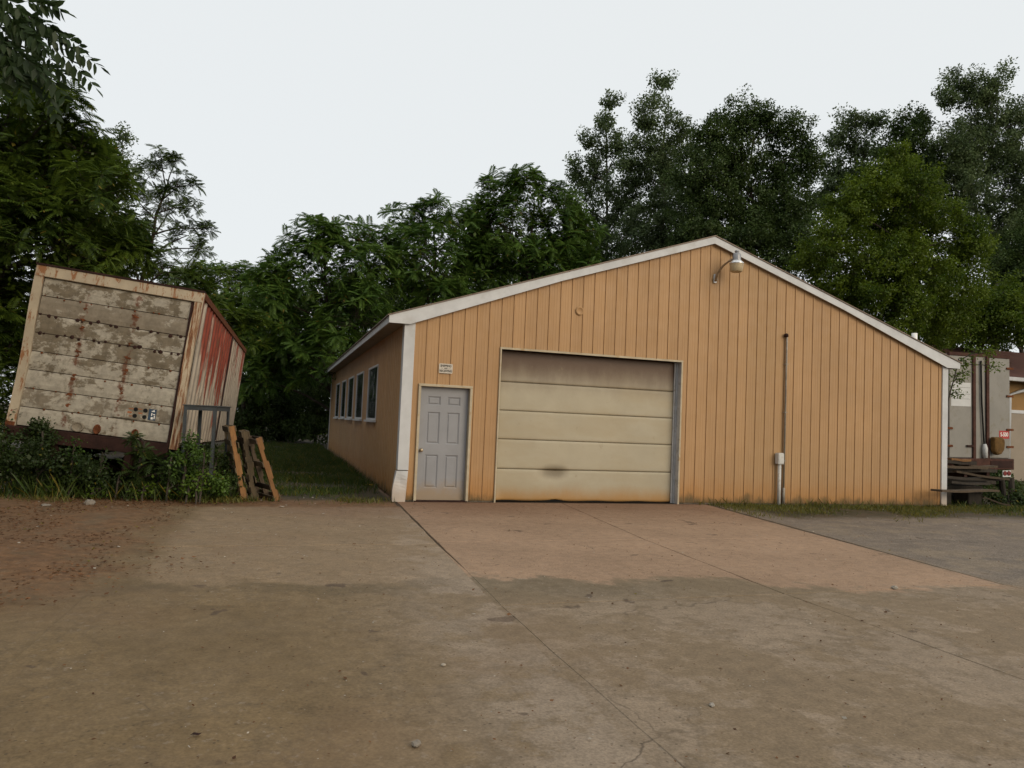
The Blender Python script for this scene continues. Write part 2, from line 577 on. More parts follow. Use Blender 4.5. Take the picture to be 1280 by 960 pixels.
    arc = g.mul(g.mr(arc, 0.2, 1.0), g.mr(n2, 0.40, 0.62), g.mr(x, 0.2, -0.8))
    c = g.mix(g.mul(arc, 0.22), c, (0.098, 0.070, 0.040, 1))
    red = g.mr(g.noise(p, 0.42, 3, 0.6, off=31), 0.48, 0.66)
    c = g.mix(g.mul(red, g.mr(x, 0.5, -0.8), 0.30), c, (0.175, 0.108, 0.060, 1))
    # hair cracks
    wv = g.n('ShaderNodeVectorMath')
    wv.operation = 'ADD'
    ns = g.n('ShaderNodeTexNoise')
    g.put(ns.inputs['Vector'], p)
    ns.inputs['Scale'].default_value = 1.3
    ns.inputs['Detail'].default_value = 5
    g.put(wv.inputs[0], p)
    g.put(wv.inputs[1], g.scale(ns.outputs[1], (0.9, 0.9, 0)))
    ck = g.vor(wv.outputs[0], 0.27, 'DISTANCE_TO_EDGE')
    ck = g.mul(g.mr(ck, 0.0, 0.0035, 1, 0), g.mr(n1, 0.5, 0.6), g.inv(lm))
    c = g.mix(g.mul(ck, 0.6), c, (0.05, 0.036, 0.026, 1))
    g.col(c)
    h = g.add(g.mul(n3, 0.6), g.mul(n4, 0.35))
    g.bump(h, 0.4, 0.01)
    g.rough(g.mr(n2, 0.3, 0.7, 0.72, 0.95))
    MAT['yard_surface'] = g.m


mk_yard()
simple('joint_fill', (0.075, 0.055, 0.038, 1), 0.95, 0.1, 0, 0.35, 8)


# ---- leaves and bark
def leaf_mat(name, dark, light, trans=0.35, yellow=0.0):
    m = bpy.data.materials.new(name)
    m.use_nodes = True
    nt = m.node_tree
    nt.nodes.clear()
    out = nt.nodes.new('ShaderNodeOutputMaterial')
    geo = nt.nodes.new('ShaderNodeNewGeometry')
    mx = nt.nodes.new('ShaderNodeMix')
    mx.data_type = 'RGBA'
    mx.inputs[6].default_value = dark
    mx.inputs[7].default_value = light
    ns = nt.nodes.new('ShaderNodeTexNoise')
    nt.links.new(geo.outputs['Position'], ns.inputs['Vector'])
    ns.inputs['Scale'].default_value = 0.9
    ns.inputs['Detail'].default_value = 3
    ad = nt.nodes.new('ShaderNodeMath')
    ad.operation = 'MULTIPLY_ADD'
    nt.links.new(geo.outputs['Random Per Island'], ad.inputs[0])
    ad.inputs[1].default_value = 0.6
    sb = nt.nodes.new('ShaderNodeMapRange')
    nt.links.new(ns.outputs[0], sb.inputs[0])
    sb.inputs[1].default_value = 0.35
    sb.inputs[2].default_value = 0.65
    sb.inputs[3].default_value = -0.15
    sb.inputs[4].default_value = 0.5
    nt.links.new(sb.outputs[0], ad.inputs[2])
    ad.use_clamp = True
    nt.links.new(ad.outputs[0], mx.inputs[0])
    col = mx.outputs[2]
    if yellow:
        g2 = nt.nodes.new('ShaderNodeMath')
        g2.operation = 'GREATER_THAN'
        nt.links.new(geo.outputs['Random Per Island'], g2.inputs[0])
        g2.inputs[1].default_value = 1 - yellow
        m2 = nt.nodes.new('ShaderNodeMix')
        m2.data_type = 'RGBA'
        nt.links.new(g2.outputs[0], m2.inputs[0])
        nt.links.new(col, m2.inputs[6])
        m2.inputs[7].default_value = (0.16, 0.13, 0.02, 1)
        col = m2.outputs[2]
    df = nt.nodes.new('ShaderNodeBsdfDiffuse')
    tr = nt.nodes.new('ShaderNodeBsdfTranslucent')
    gl = nt.nodes.new('ShaderNodeBsdfGlossy')
    gl.inputs['Roughness'].default_value = 0.45
    gl.inputs['Color'].default_value = (0.5, 0.5, 0.5, 1)
    nt.links.new(col, df.inputs[0])
    nt.links.new(col, tr.inputs[0])
    s1 = nt.nodes.new('ShaderNodeMixShader')
    s1.inputs[0].default_value = trans
    nt.links.new(df.outputs[0], s1.inputs[1])
    nt.links.new(tr.outputs[0], s1.inputs[2])
    s2 = nt.nodes.new('ShaderNodeMixShader')
    s2.inputs[0].default_value = 0.03
    nt.links.new(s1.outputs[0], s2.inputs[1])
    nt.links.new(gl.outputs[0], s2.inputs[2])
    nt.links.new(s2.outputs[0], out.inputs[0])
    MAT[name] = m
    return m


leaf_mat('leaf_ailanthus', (0.028, 0.064, 0.012, 1), (0.102, 0.172, 0.027, 1), 0.35, 0.012)
leaf_mat('leaf_ailanthus_pale', (0.05, 0.1, 0.018, 1), (0.15, 0.225, 0.036, 1), 0.4, 0.02)
leaf_mat('leaf_left', (0.024, 0.046, 0.008, 1), (0.104, 0.152, 0.017, 1), 0.35, 0.012)
leaf_mat('leaf_locust', (0.042, 0.07, 0.022, 1), (0.11, 0.155, 0.045, 1), 0.35)
leaf_mat('leaf_poplar', (0.044, 0.07, 0.028, 1), (0.145, 0.195, 0.078, 1), 0.35)
leaf_mat('leaf_dense', (0.024, 0.046, 0.012, 1), (0.08, 0.12, 0.031, 1), 0.3)
leaf_mat('leaf_maple', (0.034, 0.068, 0.007, 1), (0.138, 0.19, 0.016, 1), 0.4)
leaf_mat('leaf_bush', (0.019, 0.033, 0.011, 1), (0.052, 0.080, 0.019, 1), 0.3, 0.01)
leaf_mat('leaf_bright', (0.050, 0.090, 0.010, 1), (0.130, 0.200, 0.020, 1), 0.4)
leaf_mat('leaf_walnut', (0.020, 0.036, 0.014, 1), (0.046, 0.076, 0.024, 1), 0.3)
leaf_mat('grass_lawn', (0.030, 0.055, 0.010, 1), (0.075, 0.105, 0.022, 1), 0.3, 0.10)
leaf_mat('grass_dry', (0.075, 0.085, 0.018, 1), (0.150, 0.145, 0.035, 1), 0.3, 0.22)
leaf_mat('dead_leaf', (0.060, 0.026, 0.012, 1), (0.20, 0.098, 0.045, 1), 0.1, 0.04)
simple('bark', (0.060, 0.050, 0.040, 1), 0.95, 0.1, 0, 0.35, 6, (0.03, 0.026, 0.02, 1), bump=0.8)
simple('bark_pale', (0.13, 0.12, 0.10, 1), 0.95, 0.1, 0, 0.3, 6, (0.06, 0.052, 0.04, 1), bump=0.8)


# ------------------------------------------------------------------ mesh helpers
class MB:
    def __init__(self):
        self.v, self.f, self.mi = [], [], []

    def poly(self, pts, mi=0):
        k = len(self.v)
        self.v += [tuple(map(float, p)) for p in pts]
        self.f.append(tuple(range(k, k + len(pts))))
        self.mi.append(mi)

    def box(self, lo, hi, M=None, mi=0):
        x0, y0, z0 = lo
        x1, y1, z1 = hi
        P = [(x0, y0, z0), (x1, y0, z0), (x1, y1, z0), (x0, y1, z0), (x0, y0, z1), (x1, y0, z1), (x1, y1, z1), (x0, y1, z1)]
        if M is not None:
            P = [tuple(M @ Vector(p)) for p in P]
        k = len(self.v)
        self.v += P
        for q in ((0, 3, 2, 1), (4, 5, 6, 7), (0, 1, 5, 4), (1, 2, 6, 5), (2, 3, 7, 6), (3, 0, 4, 7)):
            self.f.append(tuple(k + i for i in q))
            self.mi.append(mi)
        return self

    def prism(self, outline, d0, d1, fn, mi=0):
        """outline of 2D points extruded from d0 to d1; fn(u, v, d) -> xyz"""
        n = len(outline)
        k = len(self.v)
        self.v += [tuple(fn(u, v, d0)) for u, v in outline] + [tuple(fn(u, v, d1)) for u, v in outline]
        self.f.append(tuple(range(k, k + n)))
        self.f.append(tuple(range(k + 2 * n - 1, k + n - 1, -1)))
        self.mi += [mi, mi]
        for i in range(n):
            j = (i + 1) % n
            self.f.append((k + j, k + i, k + n + i, k + n + j))
            self.mi.append(mi)
        return self

    def tube(self, pts, rad, n=8, cap=True, mi=0):
        pts = [Vector(p) for p in pts]
        if not hasattr(rad, '__len__'):
            rad = [rad] * len(pts)
        k = len(self.v)
        ref = None
        for i, p in enumerate(pts):
            t = (pts[min(i + 1, len(pts) - 1)] - pts[max(i - 1, 0)])
            if t.length < 1e-9:
                t = Vector((0, 0, 1))
            t.normalize()
            if ref is None:
                ref = Vector((1, 0, 0)) if abs(t.x) < 0.8 else Vector((0, 1, 0))
            u = (ref - t * ref.dot(t))
            u.normalize()
            ref = u
            v = t.cross(u)
            for j in range(n):
                a = 2 * math.pi * j / n
                self.v.append(tuple(p + (u * math.cos(a) + v * math.sin(a)) * rad[i]))
        for i in range(len(pts) - 1):
            for j in range(n):
                jj = (j + 1) % n
                self.f.append((k + i * n + j, k + i * n + jj, k + (i + 1) * n + jj, k + (i + 1) * n + j))
                self.mi.append(mi)
        if cap:
            self.f.append(tuple(k + j for j in range(n - 1, -1, -1)))
            self.f.append(tuple(k + (len(pts) - 1) * n + j for j in range(n)))
            self.mi += [mi, mi]
        return self

    def lathe(self, prof, n=20, M=None, mi=0):
        k = len(self.v)
        for r, z in prof:
            for j in range(n):
                a = 2 * math.pi * j / n
                p = Vector((r * math.cos(a), r * math.sin(a), z))
                self.v.append(tuple(M @ p if M is not None else p))
        for i in range(len(prof) - 1):
            for j in range(n):
                jj = (j + 1) % n
                self.f.append((k + i * n + j, k + i * n + jj, k + (i + 1) * n + jj, k + (i + 1) * n + j))
                self.mi.append(mi)
        return self

    def mesh(self, name, mats, smooth=False):
        me = bpy.data.meshes.new(name)
        me.from_pydata(self.v, [], self.f)
        for mm in (mats if isinstance(mats, (list, tuple)) else [mats]):
            me.materials.append(MAT[mm])
        if len(set(self.mi)) > 1:
            me.polygons.foreach_set('material_index', self.mi)
        if smooth:
            me.polygons.foreach_set('use_smooth', [True] * len(me.polygons))
        me.update()
        return me

    def build(self, name, mats, parent=None, smooth=False, bevel=0.0, loc=None):
        o = bpy.data.objects.new(name, self.mesh(name, mats, smooth))
        COL.objects.link(o)
        if parent is not None:
            o.parent = parent
        if loc is not None:
            o.location = loc
        if bevel:
            b = o.modifiers.new('bevel', 'BEVEL')
            b.width = bevel
            b.segments = 2
            b.limit_method = 'ANGLE'
        return o


def np_mesh(name, V, F, mat, smooth=False):
    """V (n,3), F (m,k) uniform faces"""
    me = bpy.data.meshes.new(name)
    V = np.ascontiguousarray(V, np.float32)
    F = np.ascontiguousarray(F, np.int32)
    k = F.shape[1]
    me.vertices.add(len(V))
    me.vertices.foreach_set('co', V.ravel())
    me.loops.add(F.size)
    me.loops.foreach_set('vertex_index', F.ravel())
    me.polygons.add(len(F))
    me.polygons.foreach_set('loop_start', np.arange(0, F.size, k, dtype=np.int32))
    me.polygons.foreach_set('loop_total', np.full(len(F), k, np.int32))
    me.materials.append(MAT[mat])
    me.update(calc_edges=True)
    return me


def link(name, me, parent=None):
    o = bpy.data.objects.new(name, me)
    COL.objects.link(o)
    if parent is not None:
        o.parent = parent
    return o


def tag(o, label=None, cat=None, group=None, kind=None):
    if label:
        o['label'] = label
    if cat:
        o['category'] = cat
    if group:
        o['group'] = group
    if kind:
        o['kind'] = kind
    return o


def empty(name, loc=(0, 0, 0), rot=(0, 0, 0)):
    o = bpy.data.objects.new(name, None)
    COL.objects.link(o)
    o.location = loc
    o.rotation_euler = rot
    o.empty_display_size = 0.3
    return o


def text_mesh(name, body, size, mat, parent, M, thick=0.001, sx=1.0):
    cu = bpy.data.curves.new(name + '_curve', 'FONT')
    cu.body = body
    cu.size = size
    cu.align_x = 'CENTER'
    cu.align_y = 'CENTER'
    cu.extrude = thick
    cu.offset = size * 0.028
    to = bpy.data.objects.new(name + '_tmp', cu)
    COL.objects.link(to)
    dg = bpy.context.evaluated_depsgraph_get()
    me = bpy.data.meshes.new_from_object(to.evaluated_get(dg))
    bpy.data.objects.remove(to)
    bpy.data.curves.remove(cu)
    me.materials.clear()
    me.materials.append(MAT[mat])
    o = link(name, me, parent)
    o.matrix_local = M @ Matrix.Diagonal((sx, 1, 1, 1))
    return o


FACE = Matrix.Rotation(math.pi / 2, 4, 'X')     # text lying in XY turned to face -Y

# ------------------------------------------------------------------ ground and driveway
mb = MB()
R0 = 900
xs = sorted(set([-R0, -200, -60, -30] + [x * 1.0 for x in range(-14, 22)] + [40, 80, 200, R0]))
ys = sorted(set([-R0, -200, -60, -30] + [y * 1.0 for y in range(-18, 24)] + [40, 80, 200, R0]))
V = []
for yy in ys:
    for xx in xs:
        zz = -0.016
        if abs(xx) < 60 and abs(yy) < 60:
            bump = 0.035 * math.sin(xx * 1.7 + yy * .6) * math.sin(yy * 1.3 - xx * .4)
            if xx <= -4:
                zz += 0.03 + bump
            if yy >= 3 and xx < 0:
                zz += 0.02 + bump
            if xx >= 7 and -7 < yy < 2:
                zz += bump * .5
        V.append((xx, yy, zz))
nx = len(xs)
F = [(j * nx + i, j * nx + i + 1, (j + 1) * nx + i + 1, (j + 1) * nx + i) for j in range(len(ys) - 1) for i in range(nx - 1)]
gm = np_mesh('ground', np.array(V), np.array(F), 'yard_surface')
ground = tag(link('ground', gm), kind='structure')

mb = MB()
mb.poly([(-0.03, 0.15, -0.011), (-0.10, -0.72, -0.011), (-3.2, -1.0, -0.011), (-3.45, -16, -0.011), (9.5, -16, -0.011), (9.5, -7.5, -0.011), (5.2, -7.2, -0.011), (6.3, 0.15, -0.011)])
drive = tag(mb.build('driveway', 'joint_fill'), kind='structure')


def slab(c, z=0.0):
    """four corners (anticlockwise), shrunk a little for the joint, top edges broken"""
    c = [Vector((a, b, 0)) for a, b in c]
    cen = sum(c, Vector()) / 4
    b = MB()
    q = [p + (cen - p).normalized() * 0.009 for p in c]
    t = [p + (cen - p).normalized() * 0.016 for p in c]
    n = 10

    def edge(pts):
        r = []
        for i in range(4):
            a, d = pts[i], pts[(i + 1) % 4]
            for k in range(n):
                r.append(a.lerp(d, k / n))
        return r
    eq, et = edge(q), edge(t)
    for i in range(len(eq)):
        j = 0.009 * math.sin(i * 2.3 + c[0].x) * math.sin(i * 0.9 + c[0].y * 3)
        d = (cen - eq[i]).normalized()
        eq[i] += d * j
        et[i] += d * (j + 0.004 * abs(math.sin(i * 5.1)))
    N = len(eq)
    b.v = [(p.x, p.y, -0.04) for p in eq] + [(p.x, p.y, z - 0.004) for p in eq] + [(p.x, p.y, z) for p in et]
    for r in (0, 1):
        for i in range(N):
            j = (i + 1) % N
            b.f.append((r * N + i, r * N + j, (r + 1) * N + j, (r + 1) * N + i))
    b.f.append(tuple(range(2 * N, 3 * N)))
    b.mi = [0] * len(b.f)
    return b.build('slab', 'yard_surface', drive)


J0 = [(-0.012, -0.02), (-0.175, -4.22), (-0.300, -7.25), (-0.335, -10.02), (-0.35, -13.2), (-0.37, -16)]
J1 = [(3.06, -0.02), (2.60, -4.16), (2.42, -7.19), (2.40, -10.0), (2.38, -13.1), (2.36, -16)]
J2 = [(6.14, -0.02), (5.55, -4.10), (5.16, -7.12), (5.2, -9.98), (5.2, -13), (5.2, -16)]
J3 = [None, None, (8.1, -7.6), (8.1, -9.96), (8.1, -13), (8.1, -16)]
JL = [(-3.22, -0.95), (-3.34, -4.36), None, None, (-3.5, -13.2), (-3.5, -16)]
JLr = [(-0.055, -0.66), (-0.195, -4.34), (-0.318, -7.3), (-0.352, -10.05), (-0.37, -13.2), (-0.39, -16)]
for A, B in ((J0, J1), (J1, J2), (J2, J3)):
    for i in range(5):
        if A is J0 and i in (2, 3):
            if i == 2:
                slab([A[4], B[4], B[2], A[2]], 0.001)
            continue
        if A[i] and B[i] and B[i + 1]:
            slab([A[i + 1], B[i + 1], B[i], A[i]], 0.0005 * (i % 3))
slab([JL[1], JLr[1], JLr[0], JL[0]], -0.003)
slab([JL[4], JLr[4], (-0.20, -4.34), JL[1]], -0.003)
slab([JL[5], JLr[5], JLr[4], JL[4]], -0.003)

# ------------------------------------------------------------------ the main building
W, EV, SL, OV, LEN = 12.26, 3.228, 0.3325, 0.31, 18.37
bld = empty('metal_building', (W / 2, LEN / 2, 0))
tag(bld, 'tan ribbed metal workshop with white trim, garage door and low gable', 'building')
BINV = Matrix.Translation((-W / 2, -LEN / 2, 0))


def rake(x):
    return EV + SL * (min(x, W - x) + OV)


class BB(MB):
    def build(self, name, mats, parent=None, **k):
        par = parent or bld
        off = (-W / 2, -LEN / 2, 0)
        self.v = [(a + off[0], b + off[1], c) for a, b, c in self.v]
        return MB.build(self, name, mats, par, **k)


GX0, GX1, GH = 1.772, 5.488, 2.79       # garage opening
DX0, DX1, DH = 0.275, 1.255, 2.075      # frame outside of the small door
DIN = 0.05


def openings(x):
    if GX0 < x < GX1:
        return GH
    if DX0 < x < DX1:
        return DH
    return 0.03


# backing wall (behind the sheets), with the openings cut
mb = BB()
cuts = [0.0, DX0, DX1, GX0, GX1, W / 2, W]
for a, b in zip(cuts[:-1], cuts[1:]):
    zb = openings((a + b) / 2)
    if zb < 0.1:
        zb = 0.0
    y0, y1 = 0.022, 0.20
    mb.prism([(a, zb), (b, zb), (b, rake(b) - 0.12), (a, rake(a) - 0.12)], y0, y1, lambda u, v, d: (u, d, v))
front = mb.build('front_wall', 'foundation')

PITCH_R = 0.2286


def sheet(p0, x0, x1, flip, ztop, zbot, place, splits=()):
    """one ribbed strip: flat with two swages and a rib at its right end; place(u, d, z)"""
    prof = [(0.0, 0.0), (0.062, 0.0), (0.070, 0.0022), (0.080, 0.0022), (0.088, 0.0), (0.118, 0.0), (0.126, 0.0022), (0.136, 0.0022),
            (0.144, 0.0), (0.1835, 0.0), (0.1890, 0.0), (0.1955, 0.013), (0.2145, 0.013), (0.2286, 0.0)]
    us = [(p0 + u, d) for u, d in prof]
    b = BB()

    def dep(x):
        for (ua, da), (ub, db) in zip(us[:-1], us[1:]):
            if ua <= x <= ub:
                return da + (db - da) * (x - ua) / max(ub - ua, 1e-9)
        return 0
    xs = [u for u, d in us] + list(splits)
    xs = sorted(set([x for x in xs if x0 < x < x1] + [x0, x1]))
    for a, c in zip(xs[:-1], xs[1:]):
        if c - a < 1e-6:
            continue
        zb = zbot((a + c) / 2)
        za, zc = ztop(a), ztop(c)
        if min(za, zc) <= zb:
            continue
        mid = (a + c) / 2 - p0
        crease = 1 if 0.1835 < mid < 0.1955 else 0
        b.poly([place(a, dep(a), zb), place(c, dep(c), zb), place(c, dep(c), zc), place(a, dep(a), za)], crease)
    return b


ph = 0.373 - 0.1905 - PITCH_R * 2
k = 0
p0 = ph
while p0 < W:
    x0, x1 = max(p0, 0.14), min(p0 + PITCH_R, W - 0.12)
    if x1 - x0 > 0.003:
        b = sheet(p0, x0, x1, False, lambda x: rake(x) - 0.10, openings,
                  lambda u, d, z: (u, -d, z), [s for s in (DX0, DX1, GX0, GX1, W / 2) if x0 < s < x1])
        if b.f:
            b.build('siding_sheet', ['tan_siding', 'siding_crease'], front)
    p0 += PITCH_R

# left long wall with five windows
WINS = [(3.45, 5.2), (6.3, 8.0), (8.85, 10.5), (11.35, 13.0), (13.9, 15.5)]
WZ0, WZ1 = 1.38, 2.62
mb = BB()
ycut = [0.205]
for a, b in WINS:
    ycut += [a, b]
ycut.append(LEN)
for i in range(len(ycut) - 1):
    a, b = ycut[i], ycut[i + 1]
    if i % 2 == 0:
        mb.box((0.022, a, 0), (0.18, b, EV + 0.0))
    else:
        mb.box((0.022, a, 0), (0.18, b, WZ0))
        mb.box((0.022, a, WZ1), (0.18, b, EV))
side = mb.build('side_wall', 'foundation')
p0 = 0.0
ZSOF = EV - 0.10
while p0 < LEN:
    a, c = max(p0, 0.06), min(p0 + PITCH_R, LEN)
    # split at window edges
    sp = [e for wn in WINS for e in wn if a < e < c]
    xsx = [a] + sp + [c]
    for s, e in zip(xsx[:-1], xsx[1:]):
        midy = (s + e) / 2
        inw = any(w0 < midy < w1 for w0, w1 in WINS)
        for z0, z1 in ([(0.02, WZ0), (WZ1, ZSOF)] if inw else [(0.02, ZSOF)]):
            bb = sheet(p0, s, e, False, lambda x: z1, lambda x: z0, lambda u, d, z: (-d * 0.6, u, z))
            if bb.f:
                bb.f = [tuple(reversed(f)) for f in bb.f]
                bb.mi = [0] * len(bb.f)
                bb.build('siding_sheet', 'tan_siding', side)
    p0 += PITCH_R
# right and back walls
BB().box((W - 0.18, 0.205, 0), (W, LEN, EV)).build('side_wall', 'tan_siding')
mb = BB()
mb.prism([(0.19, 0), (W - 0.19, 0), (W - 0.19, EV + .05), (W / 2, rake(W / 2) - 0.12), (0.19, EV + 0.05)], LEN - 0.18, LEN - 0.005, lambda u, v, d: (u, d, v))
mb.build('back_wall', 'tan_siding')

# windows: each one frame, mullion, panes, curtain
for (a, b) in WINS:
    win = BB()
    t = 0.045
    x0, x1 = -0.022, 0.03
    for lo, hi in (((x0, a, WZ0), (x1, b, WZ0 + t)), ((x0, a, WZ1 - t), (x1, b, WZ1)), ((x0, a, WZ0 + t), (x1, a + t, WZ1 - t)),
                   ((x0, b - t, WZ0 + t), (x1, b, WZ1 - t)), ((x0 + .026, (a + b) / 2 - .02, WZ0 + t), (x1 - .01, (a + b) / 2 + .02, WZ1 - t))):
        win.box(lo, hi)
    wo = win.build('window', 'white_trim')
    for s, e in ((a + t, (a + b) / 2 - .02), ((a + b) / 2 + .02, b - t)):
        BB().box((-0.003, s, WZ0 + t), (0.003, e, WZ1 - t)).build('pane', 'dark_glass', wo)
    BB().box((-0.075, a - 0.03, WZ0 - 0.045), (-0.0, b + 0.03, WZ0 - 0.002)).build('sill', 'white_trim', wo)

# roof, fascia, soffits
th = 0.045
FR = -0.085
mb = BB()
for s in (-1, 1):
    def X(u):
        return u if s < 0 else W - u
    zt = lambda u: EV + SL * (u + OV)
    outl = [(-OV - 0.03, zt(-OV - 0.03) + 0.004), (W / 2, zt(W / 2) + 0.004), (W / 2, zt(W / 2) + 0.024), (-OV - 0.03, zt(-OV - 0.03) + 0.024)]
    mb.prism([(X(u), v) for u, v in outl], FR - 0.02, LEN + 0.12, lambda u, v, d: (u, d, v))
roof = mb.build('roof', 'roof_brown')
BB().box((W / 2 - 0.14, 0.9, rake(W / 2) + 0.03), (W / 2 + 0.14, LEN + .1, rake(W / 2) + 0.05)).build('ridge_cap', 'roof_brown', roof)
FH = 0.142
for s in (-1, 1):
    def X(u):
        return u if s < 0 else W - u
    zt = lambda u: EV + SL * (u + OV)
    # rake board, seen from the front, in two lengths
    for u0, u1, dy in ((-OV, 2.9, 0.0), (2.9, W / 2 - 0.0005, 0.002)):
        o_ = [(X(u0), zt(u0) - FH), (X(u1), zt(u1) - FH), (X(u1), zt(u1)), (X(u0), zt(u0))]
        if u0 < 0:
            o_[0] = (X(u0), zt(u0) - FH + 0.015)
            o_.insert(1, (X(0.06), zt(u0) - FH + 0.015))
        b = BB()
        b.prism(o_, FR - dy, FR + 0.022, lambda u, v, d: (u, d, v))
        b.build('rake_board', 'white_trim')
    # small return under the rake against the wall
    b = BB()
    b.prism([(X(0.03), zt(0.03) - FH + 0.01), (X(W / 2), zt(W / 2) - FH + 0.01), (X(W / 2), zt(W / 2) - FH + 0.03), (X(0.03), zt(0.03) - FH + 0.03)],
            FR + 0.023, -0.002, lambda u, v, d: (u, d, v))
    b.build('rake_soffit', 'soffit')
    # eave fascia along the side and the soffit under it
    b = BB()
    xa, xb = sorted((X(-OV), X(-OV + 0.022)))
    b.box((xa, FR + 0.024, EV - FH + 0.016), (xb, LEN + 0.1, EV - 0.002))
    b.build('eave_fascia', 'white_trim')
    b = BB()
    xa, xb = sorted((X(-OV + 0.024), X(0.02)))
    b.box((xa, FR + 0.024, EV - FH + 0.03), (xb, LEN + 0.1, EV - FH + 0.045))
    b.build('eave_soffit', 'soffit')

# corner trim: left one dented and torn near the ground, right one straight
b = BB()
zt0 = rake(0.1) - FH + 0.02
b.prism([(-0.025, -0.028), (0.165, -0.028), (0.165, 0.0), (0.0, 0.0), (0.0, 0.17), (-0.025, 0.17)], 0.55, zt0, lambda u, v, d: (u, v, d))
b.build('corner_trim', 'white_trim')
b = BB()
rows = []
for i in range(11):
    z = 0.535 - 0.535 * i / 10
    t = i / 10
    fl = 0.012 + 0.055 * min(1, t * 1.7)
    dn = 0.03 * math.exp(-((t - 0.35) / 0.18) ** 2)
    rows.append([(-0.025 - fl * .8, 0.17, z), (-0.03 - fl, -0.036 + dn * .4, z), (0.05 - fl * .4, -0.045 + dn, z), (0.16 - 0.03 * t, -0.034 - 0.012 * t, z), (0.16 - 0.025 * t, -0.004, z)])
k0 = len(b.v)
for r in rows:
    b.v += r
for i in range(10):
    for j in range(4):
        b.f.append((k0 + i * 5 + j, k0 + (i + 1) * 5 + j, k0 + (i + 1) * 5 + j + 1, k0 + i * 5 + j + 1))
        b.mi.append(0)
cb = b.build('corner_trim', 'white_trim')
tag(cb, 'bent and torn foot of the corner trim')
b = BB()
zt1 = rake(W - 0.1) - FH + 0.02
b.prism([(W - 0.13, -0.028), (W + 0.025, -0.028), (W + 0.025, 0.17), (W, 0.17), (W, 0.0), (W - 0.13, 0.0)], 0.01, zt1, lambda u, v, d: (u, v, d))
b.build('corner_trim', 'white_trim')
# back corner trim
BB().box((-0.03, LEN - 0.12, 0), (-0.001, LEN, ZSOF)).build('corner_trim', 'white_trim')

# ---- garage door: reveal, track, five sections
YD = 0.165
b = BB()
b.box((GX1 - 0.002, -0.026, 0), (GX1 + 0.028, YD + 0.08, GH + 0.03))
b.build('garage_jamb', 'jamb_metal')
b = BB()
b.box((GX0 - 0.028, -0.026, 0), (GX0 + 0.002, YD + 0.08, GH + 0.03))
b.build('garage_jamb', 'cream_trim')
BB().box((GX0 + 0.003, -0.024, GH), (GX1 - 0.003, YD + 0.1, GH + 0.028)).build('garage_header', 'jamb_metal')
b = BB()
b.box((GX0 - 0.03, -0.034, GH - 0.002), (GX1 + 0.035, -0.0265, GH + 0.034))
b.build('drip_cap', 'cream_trim')
b = BB()
b.box((GX1 + 0.0, -0.033, 0), (GX1 + 0.03, -0.0265, GH - 0.003))
b.build('jamb_edge', 'cream_trim')
b = BB()
b.box((GX0 - 0.026, -0.033, 0), (GX0 - 0.0, -0.0265, GH - 0.003))
b.build('jamb_edge', 'cream_trim')
# weather strip track on the right
BB().box((GX1 - 0.035, 0.10, 0), (GX1 - 0.004, 0.125, GH - 0.004)).build('track', 'galvanised')
BB().box((GX1 - 0.06, 0.13, 0), (GX1 - 0.036, 0.155, GH - 0.004)).build('track', 'jamb_metal')
gd = empty('garage_door', (0, 0, 0))
gd.parent = bld
gd.location = (0, 0, 0)
tag(gd, 'beige sectional garage door with soot stained top section')
BB().box((GX0, 0.33, 0), (GX1, 0.36, GH + .05)).build('backing', 'dark_gap', gd)
hts = [0.0, 0.60, 1.145, 1.675, 2.205, 2.80]
for i in range(5):
    z0, z1 = hts[i] + (0.022 if i == 0 else 0.0025), hts[i + 1] - 0.0025
    b = BB()
    xa, xb = GX0 + 0.006, GX1 - 0.012
    nxx, nzz = 48, 20
    k0 = 0
    y_ = lambda x, z: YD
    for jz in range(nzz + 1):
        for jx in range(nxx + 1):
            x = xa + (xb - xa) * jx / nxx
            z = z0 + (z1 - z0) * jz / nzz
            y = YD
            # rolled lip at top and bottom edges
            e = min(z - z0, z1 - z)
            y += 0.006 * math.exp(-e / 0.006)
            y += 0.004 * math.sin(x * 2.2 + i) * math.sin(z * 3.1)
            zz = z
            if i == 0:
                d = math.hypot((x - 2.98) / 0.34, (z - 0.60) / 0.13)
                y += 0.035 * math.exp(-d * d)
                y -= 0.012 * math.exp(-((x - 2.98) / 0.03) ** 2) * max(0, 0.5 - z)
                if jz == 0:
                    zz = z + 0.028 * math.exp(-((x - 3.0) / 0.10) ** 2) + 0.006 * math.sin(x * 7)
                # curled lower left corner
                c = max(0, 0.24 - (x - xa) - 0.62 * z) / 0.24
                y -= 0.05 * c * c
            b.v.append((x, y, zz))
    for jz in range(nzz):
        for jx in range(nxx):
            q = jz * (nxx + 1) + jx
            b.f.append((q, q + 1, q + nxx + 2, q + nxx + 1))
            b.mi.append(0)
    o = b.build('door_section', 'beige_door', gd, smooth=True)
    sm = o.modifiers.new('solid', 'SOLIDIFY')
    sm.thickness = 0.04
    sm.offset = -1
BB().box((GX0 + .01, YD + 0.01, 0.002), (GX1 - .015, YD + 0.05, 0.03)).build('bottom_seal', 'black', gd)

